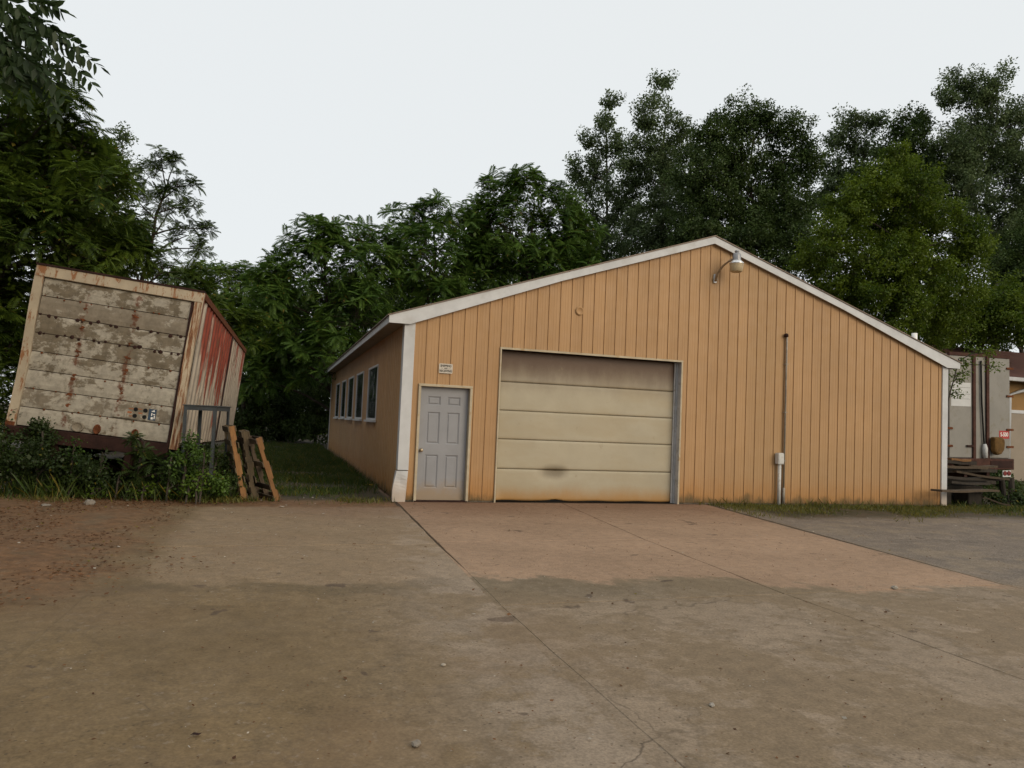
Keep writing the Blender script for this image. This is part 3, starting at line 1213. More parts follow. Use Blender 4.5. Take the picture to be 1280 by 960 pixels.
# ---- the small six-panel door
pd = empty('entry_door')
pd.parent = bld
tag(pd, 'grey six panel entry door in a cream frame')
fx = 0.045
b = BB()
for lo, hi in (((DX0, -0.042, 0.0), (DX0 + fx, 0.16, DH - fx)), ((DX1 - fx, -0.042, 0.0), (DX1, 0.16, DH - fx)), ((DX0, -0.042, DH - fx), (DX1, 0.16, DH))):
    b.box(lo, hi)
b.build('door_frame', 'cream_trim', pd, bevel=0.006)
dxa, dxb, dza, dzb = DX0 + fx + 0.004, DX1 - fx - 0.004, 0.025, DH - fx - 0.004
YL = 0.075
leaf = BB()
dw = dxb - dxa
px = [(0.16 * dw, 0.43 * dw), (0.57 * dw, 0.84 * dw)]
pz = [(0.21, 0.80), (0.99, 1.56), (1.68, 1.84)]
xg = sorted(set([0, dw] + [v for q in px for v in q]))
zg = sorted(set([0, dzb - dza] + [v for q in pz for v in q]))
for i in range(len(xg) - 1):
    for j in range(len(zg) - 1):
        a, c, d, e = xg[i], xg[i + 1], zg[j], zg[j + 1]
        isp = (i in (1, 3)) and (j in (1, 3, 5))
        if not isp:
            leaf.poly([(dxa + a, YL, dza + d), (dxa + c, YL, dza + d), (dxa + c, YL, dza + e), (dxa + a, YL, dza + e)])
        else:
            # moulded recess sloping in
            g_, r_ = 0.022, 0.014
            o4 = [(a, d), (c, d), (c, e), (a, e)]
            i4 = [(a + g_, d + g_), (c - g_, d + g_), (c - g_, e - g_), (a + g_, e - g_)]
            for q in range(4):
                q2 = (q + 1) % 4
                leaf.poly([(dxa + o4[q][0], YL, dza + o4[q][1]), (dxa + o4[q2][0], YL, dza + o4[q2][1]),
                           (dxa + i4[q2][0], YL + r_, dza + i4[q2][1]), (dxa + i4[q][0], YL + r_, dza + i4[q][1])])
leaf.box((dxa, YL + 0.016, dza), (dxb, YL + 0.05, dzb))
lf = leaf.build('door_leaf', 'grey_door', pd)
for i, (pa, pb) in enumerate(px):
    for j, (za, zb) in enumerate(pz):
        b = BB()
        a, c, d, e = dxa + pa + 0.024, dxa + pb - 0.024, dza + za + 0.024, dza + zb - 0.024
        g_ = 0.018
        b.v = [(a, YL + 0.013, d), (c, YL + 0.013, d), (c, YL + 0.013, e), (a, YL + 0.013, e),
               (a + g_, YL + 0.003, d + g_), (c - g_, YL + 0.003, d + g_), (c - g_, YL + 0.003, e - g_), (a + g_, YL + 0.003, e - g_)]
        b.f = [(0, 1, 5, 4), (1, 2, 6, 5), (2, 3, 7, 6), (3, 0, 4, 7), (4, 5, 6, 7)]
        b.mi = [0] * 5
        b.build('door_panel', 'grey_door', lf)
b = BB()
Mk = Matrix.Translation((dxa + 0.065, YL, 0.90)) @ Matrix.Rotation(math.pi / 2, 4, 'X')
b.lathe([(0.0, 0), (0.034, 0.0), (0.034, 0.008), (0.013, 0.012), (0.013, 0.035), (0.027, 0.045), (0.029, 0.06), (0.02, 0.072), (0.0, 0.074)], 16, Mk)
b.build('door_knob', 'brass_knob', lf, smooth=True)
BB().box((DX0 + 0.01, -0.06, 0.001), (DX1 - 0.01, 0.16, 0.024)).build('threshold', 'dark_rust', pd)

# small screws / dimple: dent over the garage door and dots
b = BB()
Md = Matrix.Translation((3.28, -0.0195, 3.62)) @ Matrix.Rotation(math.pi / 2, 4, 'X')
b.lathe([(0.085, 0.0), (0.075, 0.012), (0.06, 0.013), (0.052, 0.003), (0.0, 0.002)], 14, Md)
db = b.build('patch_ring', 'tan_siding', smooth=True)
tag(db, 'round dented patch in the siding above the garage door')

# ---- sign by the door (thing of its own: it hangs on the wall)
sg = empty('wall_sign', (0.745, -0.022, 2.365))
tag(sg, 'small white shipping and receiving sign above the grey door', 'sign')
b = MB()
ol = []
for cx, cz, a0 in ((0.108, 0.070, 0), (-0.108, 0.070, 90), (-0.108, -0.070, 180), (0.108, -0.070, 270)):
    for k_ in range(4):
        a = math.radians(a0 + 30 * k_)
        ol.append((cx + 0.015 * math.cos(a), cz + 0.015 * math.sin(a)))
b.prism(ol, 0.0, -0.006, lambda u, v, d: (u, d, v))
pl = b.build('plate', 'sign_plate', sg)
for s, zz, sz in (('SHIPPING', 0.045, 0.058), ('AND', 0.0, 0.034), ('RECEIVING', -0.046, 0.056)):
    text_mesh('lettering', s, sz, 'sign_ink', pl, Matrix.Translation((0, -0.0075, zz)) @ FACE, 0.0006, 0.82)
for xx in (-0.07, 0.07):
    b = MB()
    b.box((xx - 0.022, -0.0078, -0.002), (xx + 0.022, -0.0062, 0.002))
    b.build('rule_line', 'sign_ink', pl)

# ---- security lamp
lp = empty('wall_lamp', (6.19, -0.02, 4.53))
tag(lp, 'metal gooseneck yard lamp under the gable peak', 'lamp')
b = MB()
b.box((-0.035, -0.02, -0.09), (0.035, 0.0, 0.09))
b.build('bracket', 'galvanised', lp, bevel=0.006)
b = MB()
b.box((-0.05, -0.035, -0.03), (0.05, 0.0, -0.005))
b.build('clamp', 'conduit', lp, bevel=0.004)
HD = Vector((0.255, -0.36, 0.325))
b = MB()
pts = [(0, -0.03, -0.06), (0.005, -0.05, 0.06), (0.035, -0.09, 0.15), (0.09, -0.16, 0.25), (0.15, -0.24, 0.32), tuple(HD + Vector((-0.06, 0.06, 0.035)))]
b.tube(pts, 0.021, 10)
b.build('arm', 'lamp_arm', lp, smooth=True)
b = MB()
b.lathe([(0.0, 0.20), (0.04, 0.20), (0.045, 0.17), (0.035, 0.165), (0.035, 0.145), (0.065, 0.14), (0.078, 0.12), (0.082, 0.03), (0.085, 0.0)], 20, Matrix.Translation(HD))
b.build('head', 'lamp_body', lp, smooth=True)
b = MB()
b.lathe([(0.086, 0.0), (0.10, -0.012), (0.135, -0.045), (0.146, -0.066), (0.143, -0.069), (0.09, -0.04)], 24, Matrix.Translation(HD))
b.build('reflector', 'lamp_bright', lp, smooth=True)
b = MB()
b.lathe([(0.138, -0.068), (0.136, -0.09), (0.124, -0.16), (0.112, -0.222), (0.106, -0.228), (0.0, -0.228)], 24, Matrix.Translation(HD))
b.build('lens', 'lamp_glass', lp, smooth=True)

# ---- conduit and meter pipe
cp = empty('conduit_pipe', (7.93, -0.05, 0))
tag(cp, 'thin dark conduit rising up the tan wall to a capped elbow', 'pipe')
MB().tube([(0, 0, 0.02), (0, 0, 3.44), (0, 0.005, 3.48), (-0.01, 0.02, 3.50), (-0.02, 0.05, 3.51)], 0.019, 10).build('pipe', 'conduit', cp, smooth=True)
MB().tube([(0, 0, 0.0), (0, 0, 0.34), (0, 0, 0.36)], [0.033, 0.033, 0.020], 10).build('sleeve', 'conduit', cp, smooth=True)
b = MB()
b.lathe([(0, 0.035), (0.03, 0.035), (0.045, 0.01), (0.045, -0.035), (0, -0.035)], 12, Matrix.Translation((-0.02, 0.0, 3.51)))
b.build('elbow_cap', 'dark_rust', cp, smooth=True)
for zz in (0.9, 1.9, 2.9):
    MB().box((-0.035, -0.021, zz), (0.035, 0.03, zz + 0.018)).build('strap', 'conduit', cp)
mp = empty('meter_riser', (7.80, -0.075, 0))
tag(mp, 'pale grey plastic riser with a small box beside the conduit', 'pipe')
MB().tube([(0, 0, 0.0), (0, 0, 0.86)], 0.036, 12).build('pipe', 'pvc_grey', mp, smooth=True)
b = MB()
b.prism([(-0.075, 0.84), (0.065, 0.84), (0.065, 1.04), (0.05, 1.07), (-0.06, 1.07), (-0.075, 1.04)], -0.06, 0.05, lambda u, v, d: (u, d, v))
bx = b.build('junction_box', 'pvc_grey', mp, bevel=0.008)
MB().box((-0.06, -0.066, 0.86), (0.05, -0.0605, 1.03)).build('cover', 'pvc_grey', bx, bevel=0.004)

# ---- vent pipe on the far roof slope
vx = 11.80
vy = 0.45
vz = rake(vx)
vp = empty('roof_vent', (vx, vy, vz - 0.05))
tag(vp, 'white plastic vent pipe standing on the right roof slope', 'vent pipe')
MB().tube([(0, 0, 0), (0, 0, 0.47)], 0.06, 14).build('pipe', 'white_pipe', vp, smooth=True)
b = MB()
b.lathe([(0.16, 0.02), (0.10, 0.09), (0.058, 0.14)], 14)
b.build('flashing', 'galvanised', vp, smooth=True)

# ------------------------------------------------------------------ the leaning old trailer (left)
TW, TH, TL = 2.59, 2.667, 9.5
tr = empty('semi_trailer', (-4.943, 0.910, 0.965))
Rt = Matrix.Rotation(-0.035, 4, 'Z') @ Matrix.Rotation(-0.021, 4, 'X') @ Matrix.Rotation(0.095, 4, 'Y')
tr.rotation_euler = Rt.to_euler()
tag(tr, 'derelict leaning box trailer with chalky rear planks and red peeling side', 'trailer')
h2 = TW / 2


def TP(name, mats, bmb, parent=None, **k):
    return bmb.build(name, mats, parent or tr, **k)


PW = 0.135
# posts: left and right hollow corner posts, slightly bowed
for s in (-1, 1):
    b = MB()
    x0, x1 = sorted((s * h2, s * (h2 - PW)))
    n = 10
    for i in range(n):
        za, zb = -0.10 + (TH + 0.08) * i / n, -0.10 + (TH + 0.08) * (i + 1) / n
        wob = lambda z: 0.012 * math.sin(z * 2.6 + s)
        k0 = len(b.v)
        for z in (za, zb):
            o = wob(z)
            b.v += [(x0 + o, -0.02, z), (x1 + o, -0.02, z), (x1 + o, 0.10, z), (x0 + o, 0.10, z)]
        for j in range(4):
            jj = (j + 1) % 4
            b.f.append((k0 + j, k0 + jj, k0 + 4 + jj, k0 + 4 + j))
            b.mi.append(0)
    b.f.append((0, 3, 2, 1))
    b.mi.append(0)
    TP('corner_post', 'frame_paint' if s < 0 else 'post_paint', b)
TP('header', 'frame_paint', MB().box((-h2 - .005, -0.03, TH - 0.20), (h2 + .005, 0.10, TH - 0.021)), bevel=0.01)
TP('header_lip', 'dark_rust', MB().box((-h2 - .01, -0.045, TH - 0.02), (h2 + .01, 0.12, TH + 0.012)))
# inner dark rust channel against the right post
TP('door_channel', 'dark_rust', MB().box((h2 - PW - 0.040, -0.004, -0.02), (h2 - PW - 0.004, 0.06, TH - 0.202)))
TP('post_rust', 'rust', MB().box((-h2 - 0.01, -0.03, -0.14), (-h2 + PW * .9, 0.06, 0.05)))
# eight horizontal planks across the rear, lapped
x0, x1 = -h2 + PW + 0.004, h2 - PW - 0.043
nP = 8
zb0, zt0_ = 0.0, TH - 0.202
hp = (zt0_ - zb0) / nP
for i in range(nP):
    z0, z1 = zb0 + hp * i + 0.006, zb0 + hp * (i + 1) - 0.006
    b = MB()
    nxx, nz = 26, 4
    for jz in range(nz + 1):
        for jx in range(nxx + 1):
            x = x0 + (x1 - x0) * jx / nxx
            z = z0 + (z1 - z0) * jz / nz
            e = min(z - z0, z1 - z)
            y = 0.03 - 0.012 * (1 if e > 0.01 else 0) + 0.006 * math.sin(x * 5 + i * 2.1) * math.sin(z * 4) + 0.004 * math.sin(x * 17 + i)
            b.v.append((x, y, z - zb0))
    for jz in range(nz):
        for jx in range(nxx):
            q = jz * (nxx + 1) + jx
            b.f.append((q, q + 1, q + nxx + 2, q + nxx + 1))
            b.mi.append(0)
    TP('rear_plank', 'chalky_panel', b)
TP('rear_backing', 'dark_rust', MB().box((-h2 + 0.05, 0.045, 0.0), (h2 - 0.05, 0.08, TH - 0.1)))
# rivet rows on the seams, rust pads on the inner studs
for i in range(1, nP):
    zz = hp * i
    for k_ in range(22):
        if rng.random() < (0.75 if i in (5, 6) else 0.3):
            x = x0 + (x1 - x0) * (k_ + 0.5) / 22 + rng.uniform(-.03, .03)
            r = rng.uniform(0.016, 0.036) if i in (5, 6) else rng.uniform(0.010, 0.02)
            b = MB()
            b.lathe([(r, 0), (r * .7, 0.006), (0, 0.008)], 7)
            b.v = [(u * rng.uniform(.75, 1.35), v * rng.uniform(.75, 1.2), w_) for u, v, w_ in b.v]
            o = TP('rivet', 'dark_rust' if i in (5, 6) else 'rust', b)
            o.matrix_local = Matrix.Translation((x, 0.017, zz + rng.uniform(-.03, .015))) @ Matrix.Rotation(math.pi / 2, 4, 'X')
for xs_, zl in ((-0.48, (2.05, 1.86, 1.73, 1.45, 1.33, 1.25, 0.92, 0.86, 0.6, 0.42)), (0.28, (2.05, 1.58, 1.34, 1.13, 1.06, 0.80, 0.74, 0.52, 0.44))):
    for zz in zl:
        b = MB()
        n = 9
        k0 = len(b.v)
        rr = [rng.uniform(0.018, 0.046) for _ in range(n)]
        ol = [(xs_ + rng.uniform(-.03, .03) + rr[j] * math.cos(2 * math.pi * j / n), zz + 0.8 * rr[j] * math.sin(2 * math.pi * j / n)) for j in range(n)]
        b.prism(ol, 0.017, 0.009, lambda u, v, d: (u, d, v))
        TP('rust_scab', 'rust', b)
# plate with four holes and blue print, low right
pw = MB().box((0.20, 0.004, 0.33), (0.93, 0.0165, 0.55))
pp = TP('lamp_plate', 'chalky_panel', pw)
for xx in (0.55, 0.70):
    for zz in (0.385, 0.495):
        b = MB()
        b.lathe([(0.0, 0.002), (0.033, 0.002), (0.036, 0.0)], 14, Matrix.Translation((xx, 0.0035, zz)) @ Matrix.Rotation(math.pi / 2, 4, 'X'))
        b.build('lamp_hole', 'black', pp)
b = MB()
b.box((0.755, 0.0015, 0.345), (0.875, 0.0035, 0.535))
bp = b.build('blue_print', 'blue_ink', pp)
for (a, c, d, e) in ((0.80, 0.36, 0.835, 0.40), (0.80, 0.42, 0.815, 0.47), (0.825, 0.44, 0.86, 0.455), (0.80, 0.49, 0.85, 0.505), (0.825, 0.505, 0.84, 0.525), (0.845, 0.37, 0.862, 0.43)):
    MB().box((a, -0.0005, c), (d, 0.001, e)).build('white_mark', 'white_ink', bp)
for (a, c, d, e) in ((0.43, 0.42, 0.50, 0.45), (0.60, 0.43, 0.66, 0.452), (0.44, 0.49, 0.52, 0.505), (0.58, 0.50, 0.645, 0.515), (0.46, 0.37, 0.51, 0.382)):
    MB().box((a, 0.0015, c), (d, 0.0035, e)).build('orange_mark', 'orange_ink', pp)
# marker lamps and hardware along the bottom
for xx, mm in ((-0.27, 'chalky_panel'), (0.02, 'rust'), (0.60, 'rust')):
    b = MB()
    b.lathe([(0.0, 0.012), (0.05, 0.018), (0.065, 0.03), (0.078, 0.03), (0.085, 0.0)], 12, Matrix.Translation((xx, 0.016, 0.085)) @ Matrix.Rotation(math.pi / 2, 4, 'X') @ Matrix.Diagonal((1.15 if mm != 'rust' else .7, 1, 1, 1)))
    TP('marker_lamp', mm, b)
# right flank: vertical corrugated panels, a cover strip where two skins meet
nS = 22
for i in range(nS):
    y0, y1 = 0.105 + (TL - 0.14) * i / nS, 0.105 + (TL - 0.14) * (i + 1) / nS
    b = MB()
    pr = [(y0, 0.0), (y0 + (y1 - y0) * .30, 0.0), (y0 + (y1 - y0) * .38, -0.03), (y0 + (y1 - y0) * .86, -0.03), (y0 + (y1 - y0) * .94, 0.0), (y1 - 0.002, 0.0)]
    dz = 0.0
    for (ya, da), (yb, db_) in zip(pr[:-1], pr[1:]):
        b.poly([(h2 + da, ya, -0.02), (h2 + db_, yb, -0.02), (h2 + db_, yb, TH - 0.1), (h2 + da, ya, TH - 0.1)])
    TP('side_panel', 'peeling_red', b)
TP('far_flank', 'peeling_red', MB().box((-h2, 0.105, -0.02), (-h2 + 0.03, TL - 0.04, TH - 0.1)))
TP('cover_strip', 'dark_rust', MB().box((h2 - 0.01, 5.35, 0.0), (h2 + 0.014, 5.50, TH - 0.1)))
TP('top_rail', 'rust', MB().box((h2 - 0.05, 0.102, TH - 0.115), (h2 + 0.02, TL, TH - 0.004)))
TP('top_rail', 'rust', MB().box((-h2 - 0.02, 0.102, TH - 0.115), (-h2 + 0.05, TL, TH - 0.004)))
TP('roof_sheet', 'dark_rust', MB().box((-h2 + 0.051, 0.122, TH - 0.05), (h2 - 0.051, TL, TH - 0.012)))
TP('front_wall', 'peeling_red', MB().box((-h2 + 0.03, TL - 0.03, 0.0), (h2 - 0.03, TL, TH - 0.12)))
TP('floor', 'dark_rust', MB().box((-h2 + 0.03, 0.09, -0.06), (h2 - 0.032, TL - 0.04, 0.0)))
TP('rear_sill', 'dark_rust', MB().box((-h2 + 0.02, -0.05, -0.24), (h2 - 0.14, 0.12, -0.012)), bevel=0.01)
for xx in (-0.55, 0.55):
    TP('chassis_beam', 'dark_rust', MB().box((xx - 0.06, 0.13, -0.46), (xx + 0.06, TL - 0.3, -0.07)))
    TP('bumper_leg', 'dark_rust', MB().box((xx - 0.05, 0.01, -0.62), (xx + 0.05, 0.10, -0.242)))
for yy in (1.3, 2.5):
    for xx in (-0.98, 0.98):
        b = MB()
        Mw = Matrix.Translation((xx, yy, -0.60)) @ Matrix.Rotation(math.pi / 2, 4, 'Y')
        b.lathe([(0.2, -0.13), (0.44, -0.13), (0.48, -0.09), (0.48, 0.09), (0.44, 0.13), (0.2, 0.13)], 24, Mw)
        wh = TP('wheel', 'tyre', b, smooth=True)
        b = MB()
        b.lathe([(0.0, -0.08), (0.2, -0.10), (0.2, 0.10), (0.0, 0.08)], 16, Mw)
        b.build('rim', 'dark_rust', wh)
    TP('axle', 'dark_rust', MB().tube([(-0.9, yy, -0.6), (0.9, yy, -0.6)], 0.07, 8))
for xx in (-0.7, 0.7):
    TP('landing_leg', 'dark_rust', MB().box((xx - 0.06, TL - 2.2, -1.05), (xx + 0.06, TL - 2.08, -0.06)))

# ------------------------------------------------------------------ steel stand next to it
st = empty('steel_stand', (-3.20, 0.62, 0), (0, 0, math.radians(-14)))
tag(st, 'tall grey angle iron stand in the weeds beside the trailer', 'stand')
sw, sdp, sh = 0.26, 0.36, 1.505
for xx in (-sw, sw):
    for yy in (-sdp, sdp):
        sx_, sy_ = (1 if xx < 0 else -1), (1 if yy < 0 else -1)
        b = MB()
        b.prism([(xx, yy), (xx + sx_ * .05, yy), (xx + sx_ * .05, yy + sy_ * .008), (xx + sx_ * .008, yy + sy_ * .008), (xx + sx_ * .008, yy + sy_ * .05), (xx, yy + sy_ * .05)],
                0, sh, lambda u, v, d: (u, v, d))
        b.build('leg', 'steel_stand', st)
for yy in (-sdp - .004, sdp + .004 - 0.012):
    MB().box((-sw, yy, sh - 0.07), (sw, yy + 0.008, sh - 0.002)).build('rail', 'steel_stand', st)
for xx in (-sw - .004, sw - .006):
    MB().box((xx, -sdp + .01, sh - 0.07), (xx + 0.008, sdp - .01, sh - 0.002)).build('rail', 'steel_stand', st)
MB().box((-sw - .02, -sdp - .02, sh), (sw + .02, sdp + .02, sh + 0.018)).build('top_plate', 'steel_stand', st, bevel=0.004)


# ------------------------------------------------------------------ leaning pallets, seen on edge
def pallet(x_bot, x_top, z_top, y0, wood1, wood2, label, nbt=6, depth=0.95, rz=0.0, missing=()):
    L = math.hypot(x_top - x_bot, z_top)
    ang = math.atan2(x_bot - x_top, z_top)
    o = empty('wooden_pallet', (x_bot, y0, 0.0), (0, -ang, rz))
    tag(o, label, 'pallet', 'pallets leaning beside the stand')
    # local: z up the stringer, x = thickness, y = across
    T = 0.088
    for i, yy in enumerate((0.0, depth / 2 - 0.02, depth - 0.04)):
        b = MB()
        n1, n2, nw = L * 0.16, L * 0.62, L * 0.19
        ol = [(0, 0.0), (T, 0.0), (T, n1), (T - .026, n1 + 0.012), (T - .026, n1 + nw - .012), (T, n1 + nw), (T, n2), (T - .026, n2 + .012), (T - .026, n2 + nw - .012), (T, n2 + nw), (T, L), (0, L)]
        b.prism([(u - T / 2, v) for u, v in ol], yy, yy + 0.04, lambda u, v, d: (u, d, v))
        b.build('stringer', wood1 if i == 0 else wood2, o)
    for side_, n in ((-1, nbt), (1, 5)):
        for i in range(n):
            if (side_, i) in missing:
                continue
            zc = 0.05 + (L - 0.10) * i / (n - 1)
            wv_ = 0.045
            b = MB()
            xa, xb = (-T / 2 - 0.018, -T / 2 - 0.001) if side_ < 0 else (T / 2 + 0.001, T / 2 + 0.018)
            jj = rng.uniform(-0.01, 0.01)
            b.box((xa, -0.006 + jj, max(0, zc - wv_)), (xb, depth + 0.01 + jj, min(L, zc + wv_)))
            b.build('deck_board', wood2 if (i % 3) else 'pallet_grey', o)
    return o


pallet(-2.50, -2.77, 1.20, 0.02, 'pallet_orange', 'pallet_grey', 'orange edged pallet leaning closest to the grey stand', rz=0.16)
pallet(-2.34, -2.56, 1.12, 0.14, 'pallet_grey', 'pallet_grey', 'weathered grey pallet leaning between the two orange ones', rz=0.10)
pallet(-1.98, -2.36, 1.03, -0.02, 'pallet_orange', 'board_light', 'orange edged pallet leaning outermost, nearest the lawn', rz=0.36, missing=((-1, 2), (-1, 4), (1, 1), (1, 3)))

# ------------------------------------------------------------------ box truck behind the building, right
tb = ray_at(1226, 573, 20.4)
BWd, BHt, BLn = 2.16, 2.86, 7.0
tk = empty('box_truck', (tb[0] - 0.02, tb[1], tb[2]), (0, math.radians(-0.9), math.radians(-1)))
tag(tk, 'grey white box trailer with rusty rear doors behind the tan building', 'trailer')
q = BWd / 2
for s in (-1, 1):
    a, c = sorted((s * (q - 0.01), s * 0.24))
    dr = MB().box((a, 0.0, 0.02), (c, 0.05, BHt - 0.06)).build('rear_door', 'truck_white', tk, bevel=0.008)
    for zz in (0.30, 0.78, 1.72, 2.5) if s > 0 else (0.30, 0.78):
        MB().box((s * q - 0.14, -0.03, zz), (s * q + 0.10, -0.002, zz + 0.06)).build('hinge', 'rust', dr, bevel=0.006)
    MB().box((s * 0.24 - 0.045, -0.045, -0.02), (s * 0.24 + 0.045, -0.004, BHt - 0.03)).build('lock_post', 'truck_rust', dr)
    if s < 0:
        pz_ = MB().box((-q + 0.06, -0.006, 1.42), (-0.33, -0.001, 2.07)).build('white_patch', 'patch_white', dr)
        for zz in (1.62, 1.75, 1.93):
            MB().box((-q + 0.08, -0.0075, zz), (-0.36, -0.006, zz + 0.006)).build('seam', 'bark', pz_)
        MB().box((-0.50, -0.05, 0.31), (-0.29, -0.002, 0.36)).build('latch', 'dark_rust', dr)
    else:
        lb = MB().box((0.68, -0.006, 0.56), (1.04, -0.001, 0.78)).build('red_label', 'red_label', dr)
        text_mesh('lettering', 'S-500', 0.155, 'white_ink', lb, Matrix.Translation((0.86, -0.0075, 0.67)) @ FACE, 0.0006, 0.8)
MB().box((-0.19, 0.004, 0.0), (0.19, 0.05, BHt - 0.05)).build('centre_panel', 'truck_white', tk)
MB().tube([(0.0, -0.03, 2.7), (0.015, -0.035, 1.6), (0.08, -0.04, 0.55), (0.10, -0.04, 0.3)], 0.022, 8).build('lock_rod', 'black', tk)
MB().tube([(0.10, -0.06, 0.02), (0.10, -0.06, 0.28), (0.09, -0.06, 0.40)], [0.07, 0.07, 0.04], 10).build('hose_sleeve', 'patch_white', tk, smooth=True)
b = MB()
b.prism([(0.26, 0.60), (0.60, 0.60), (0.66, 0.48), (0.64, 0.26), (0.52, 0.12), (0.38, 0.10), (0.29, 0.2)], -0.22, -0.048, lambda u, v, d: (u, d, v))
b.build('hanging_bag', 'bag_tan', tk, bevel=0.05)
MB().box((-q - .02, -0.10, -0.30), (q + .02, 0.06, -0.0)).build('rear_sill', 'truck_rust', tk, bevel=0.012)
MB().box((-q + .12, -0.115, -0.24), (-0.25, -0.1005, -0.06)).build('sill_recess', 'dark_rust', tk)
MB().box((0.25, -0.115, -0.24), (q - .05, -0.1005, -0.06)).build('sill_recess', 'dark_rust', tk)
MB().box((-q, -0.012, BHt - 0.05), (q, 0.08, BHt + 0.04)).build('header', 'truck_rust', tk)
MB().box((-q, 0.055, -0.02), (q, BLn, BHt - 0.0)).build('box_body', 'truck_white', tk)
for s in (-1, 1):
    MB().box((s * 0.4 - .05, 0.1, -0.62), (s * 0.4 + .05, BLn, -0.31)).build('chassis_beam', 'dark_rust', tk)
    Mw = Matrix.Translation((s * 0.72, 1.2, -0.52)) @ Matrix.Rotation(math.pi / 2, 4, 'Y')
    wh = MB().lathe([(0.2, -0.14), (0.42, -0.14), (0.46, -0.1), (0.46, 0.1), (0.42, 0.14), (0.2, 0.14)], 24, Mw).build('wheel', 'tyre', tk, smooth=True)
    MB().lathe([(0, -0.07), (0.2, -0.1), (0.2, 0.1), (0, 0.07)], 16, Mw).build('rim', 'dark_rust', wh)
MB().tube([(-0.8, 1.2, -0.52), (0.8, 1.2, -0.52)], 0.06, 8).build('axle', 'dark_rust', tk)
tl = MB().box((0.70, -0.09, -0.50), (0.99, -0.07, -0.32)).build('tail_plate', 'patch_white', tk)
for xx in (0.775, 0.915):
    b = MB()
    b.lathe([(0.0, 0.02), (0.06, 0.018), (0.068, 0.0)], 14, Matrix.Translation((xx, -0.091, -0.40)) @ Matrix.Rotation(math.pi / 2, 4, 'X'))
    b.build('tail_lamp', 'tail_red', tl)

# ------------------------------------------------------------------ lumber and posts in front of it
LUM = 'lumber heaped by the right corner of the building'


def board(p, d, L, w_, t, mat, label, roll=0.0, name='board'):
    p, d = Vector(p), Vector(d).normalized()
    zax = Vector((0, 0, 1))
    yv = zax.cross(d).normalized()
    zv = d.cross(yv)
    M_ = Matrix((d, yv, zv)).transposed().to_4x4()
    M_ = Matrix.Translation(p) @ M_ @ Matrix.Rotation(roll, 4, 'X')
    b = MB()
    # a gently warped plank
    n = 5
    for i in range(n + 1):
        u = L * i / n
        s = 0.012 * math.sin(i * 1.3 + L)
        b.v += [(u, -w_ / 2, s), (u, w_ / 2, s), (u, w_ / 2, s + t), (u, -w_ / 2, s + t)]
    for i in range(n):
        for j in range(4):
            jj = (j + 1) % 4
            b.f.append((i * 4 + j, (i + 1) * 4 + j, (i + 1) * 4 + jj, i * 4 + jj))
    b.f += [(0, 1, 2, 3), (n * 4 + 3, n * 4 + 2, n * 4 + 1, n * 4)]
    b.mi = [0] * len(b.f)
    o = b.build(name, mat)
    o.matrix_world = M_
    return tag(o, label, 'board', LUM)


board((11.55, -0.42, 0.36), (1, 0.28, -0.015), 2.6, 0.24, 0.045, 'board_light', 'long weathered plank resting across the right corner of the building')
board((12.6, 0.5, 0.60), (1, 0.10, -0.03), 2.1, 0.24, 0.06, 'board_dark', 'dark plank lying level just above the long weathered one')
board((12.6, 0.8, 0.84), (1, 0.10, -0.02), 2.0, 0.22, 0.06, 'board_light', 'pale edged plank second from the top of the heap')
board((12.65, 1.0, 0.46), (1, 0.05, -0.01), 2.3, 0.30, 0.09, 'board_dark', 'thick dark timber low in the heap behind the long plank')
board((12.6, 1.1, 1.28), (1, 0.15, -0.28), 1.7, 0.16, 0.07, 'board_dark', 'dark beam sloping down to the right at the top of the heap')
board((13.35, 0.9, 1.00), (1, 0.0, -0.02), 0.62, 0.18, 0.05, 'pallet_orange', 'short pale plank end at the top of the heap')
board((14.1, 1.1, 0.84), (1, 0.05, 0.0), 1.0, 0.22, 0.05, 'board_light', 'short brown plank at the right end of the heap')
board((13.0, -0.3, 0.22), (1, -0.3, -0.26), 0.62, 0.08, 0.03, 'board_light', 'thin pale stick leaning to the ground under the long plank')
board((12.55, 0.2, 0.50), (1, 0.18, -0.03), 1.5, 0.20, 0.05, 'board_dark', 'dark plank end just behind the long weathered one')
board((12.6, 0.9, 0.98), (1, 0.06, -0.05), 1.6, 0.26, 0.08, 'board_dark', 'thick dark timber third from the top of the heap')
board((12.7, 1.2, 0.70), (1, 0.0, 0.01), 2.4, 0.30, 0.08, 'board_dark', 'long dark timber through the middle of the heap')
board((13.2, 0.6, 0.72), (1, -0.1, -0.10), 1.5, 0.14, 0.05, 'board_light', 'narrow brown plank sloping across the middle of the heap')
for i, (a, c, d, e, f_, g_) in enumerate(((12.5, 0.35, 0.0, 12.85, 0.75, 0.34), (13.3, 0.3, 0.0, 13.7, 0.7, 0.30), (12.6, 0.85, 0.0, 14.4, 1.35, 0.40))):
    b = MB().box((a, c, d), (e, f_, g_))
    o = b.build('timber_block', 'board_dark', bevel=0.02)
    tag(o, ['dark timber block under the left end of the long plank', 'dark timber block under the middle of the long plank', 'broad dark timber base under the whole heap'][i], 'timber', LUM)
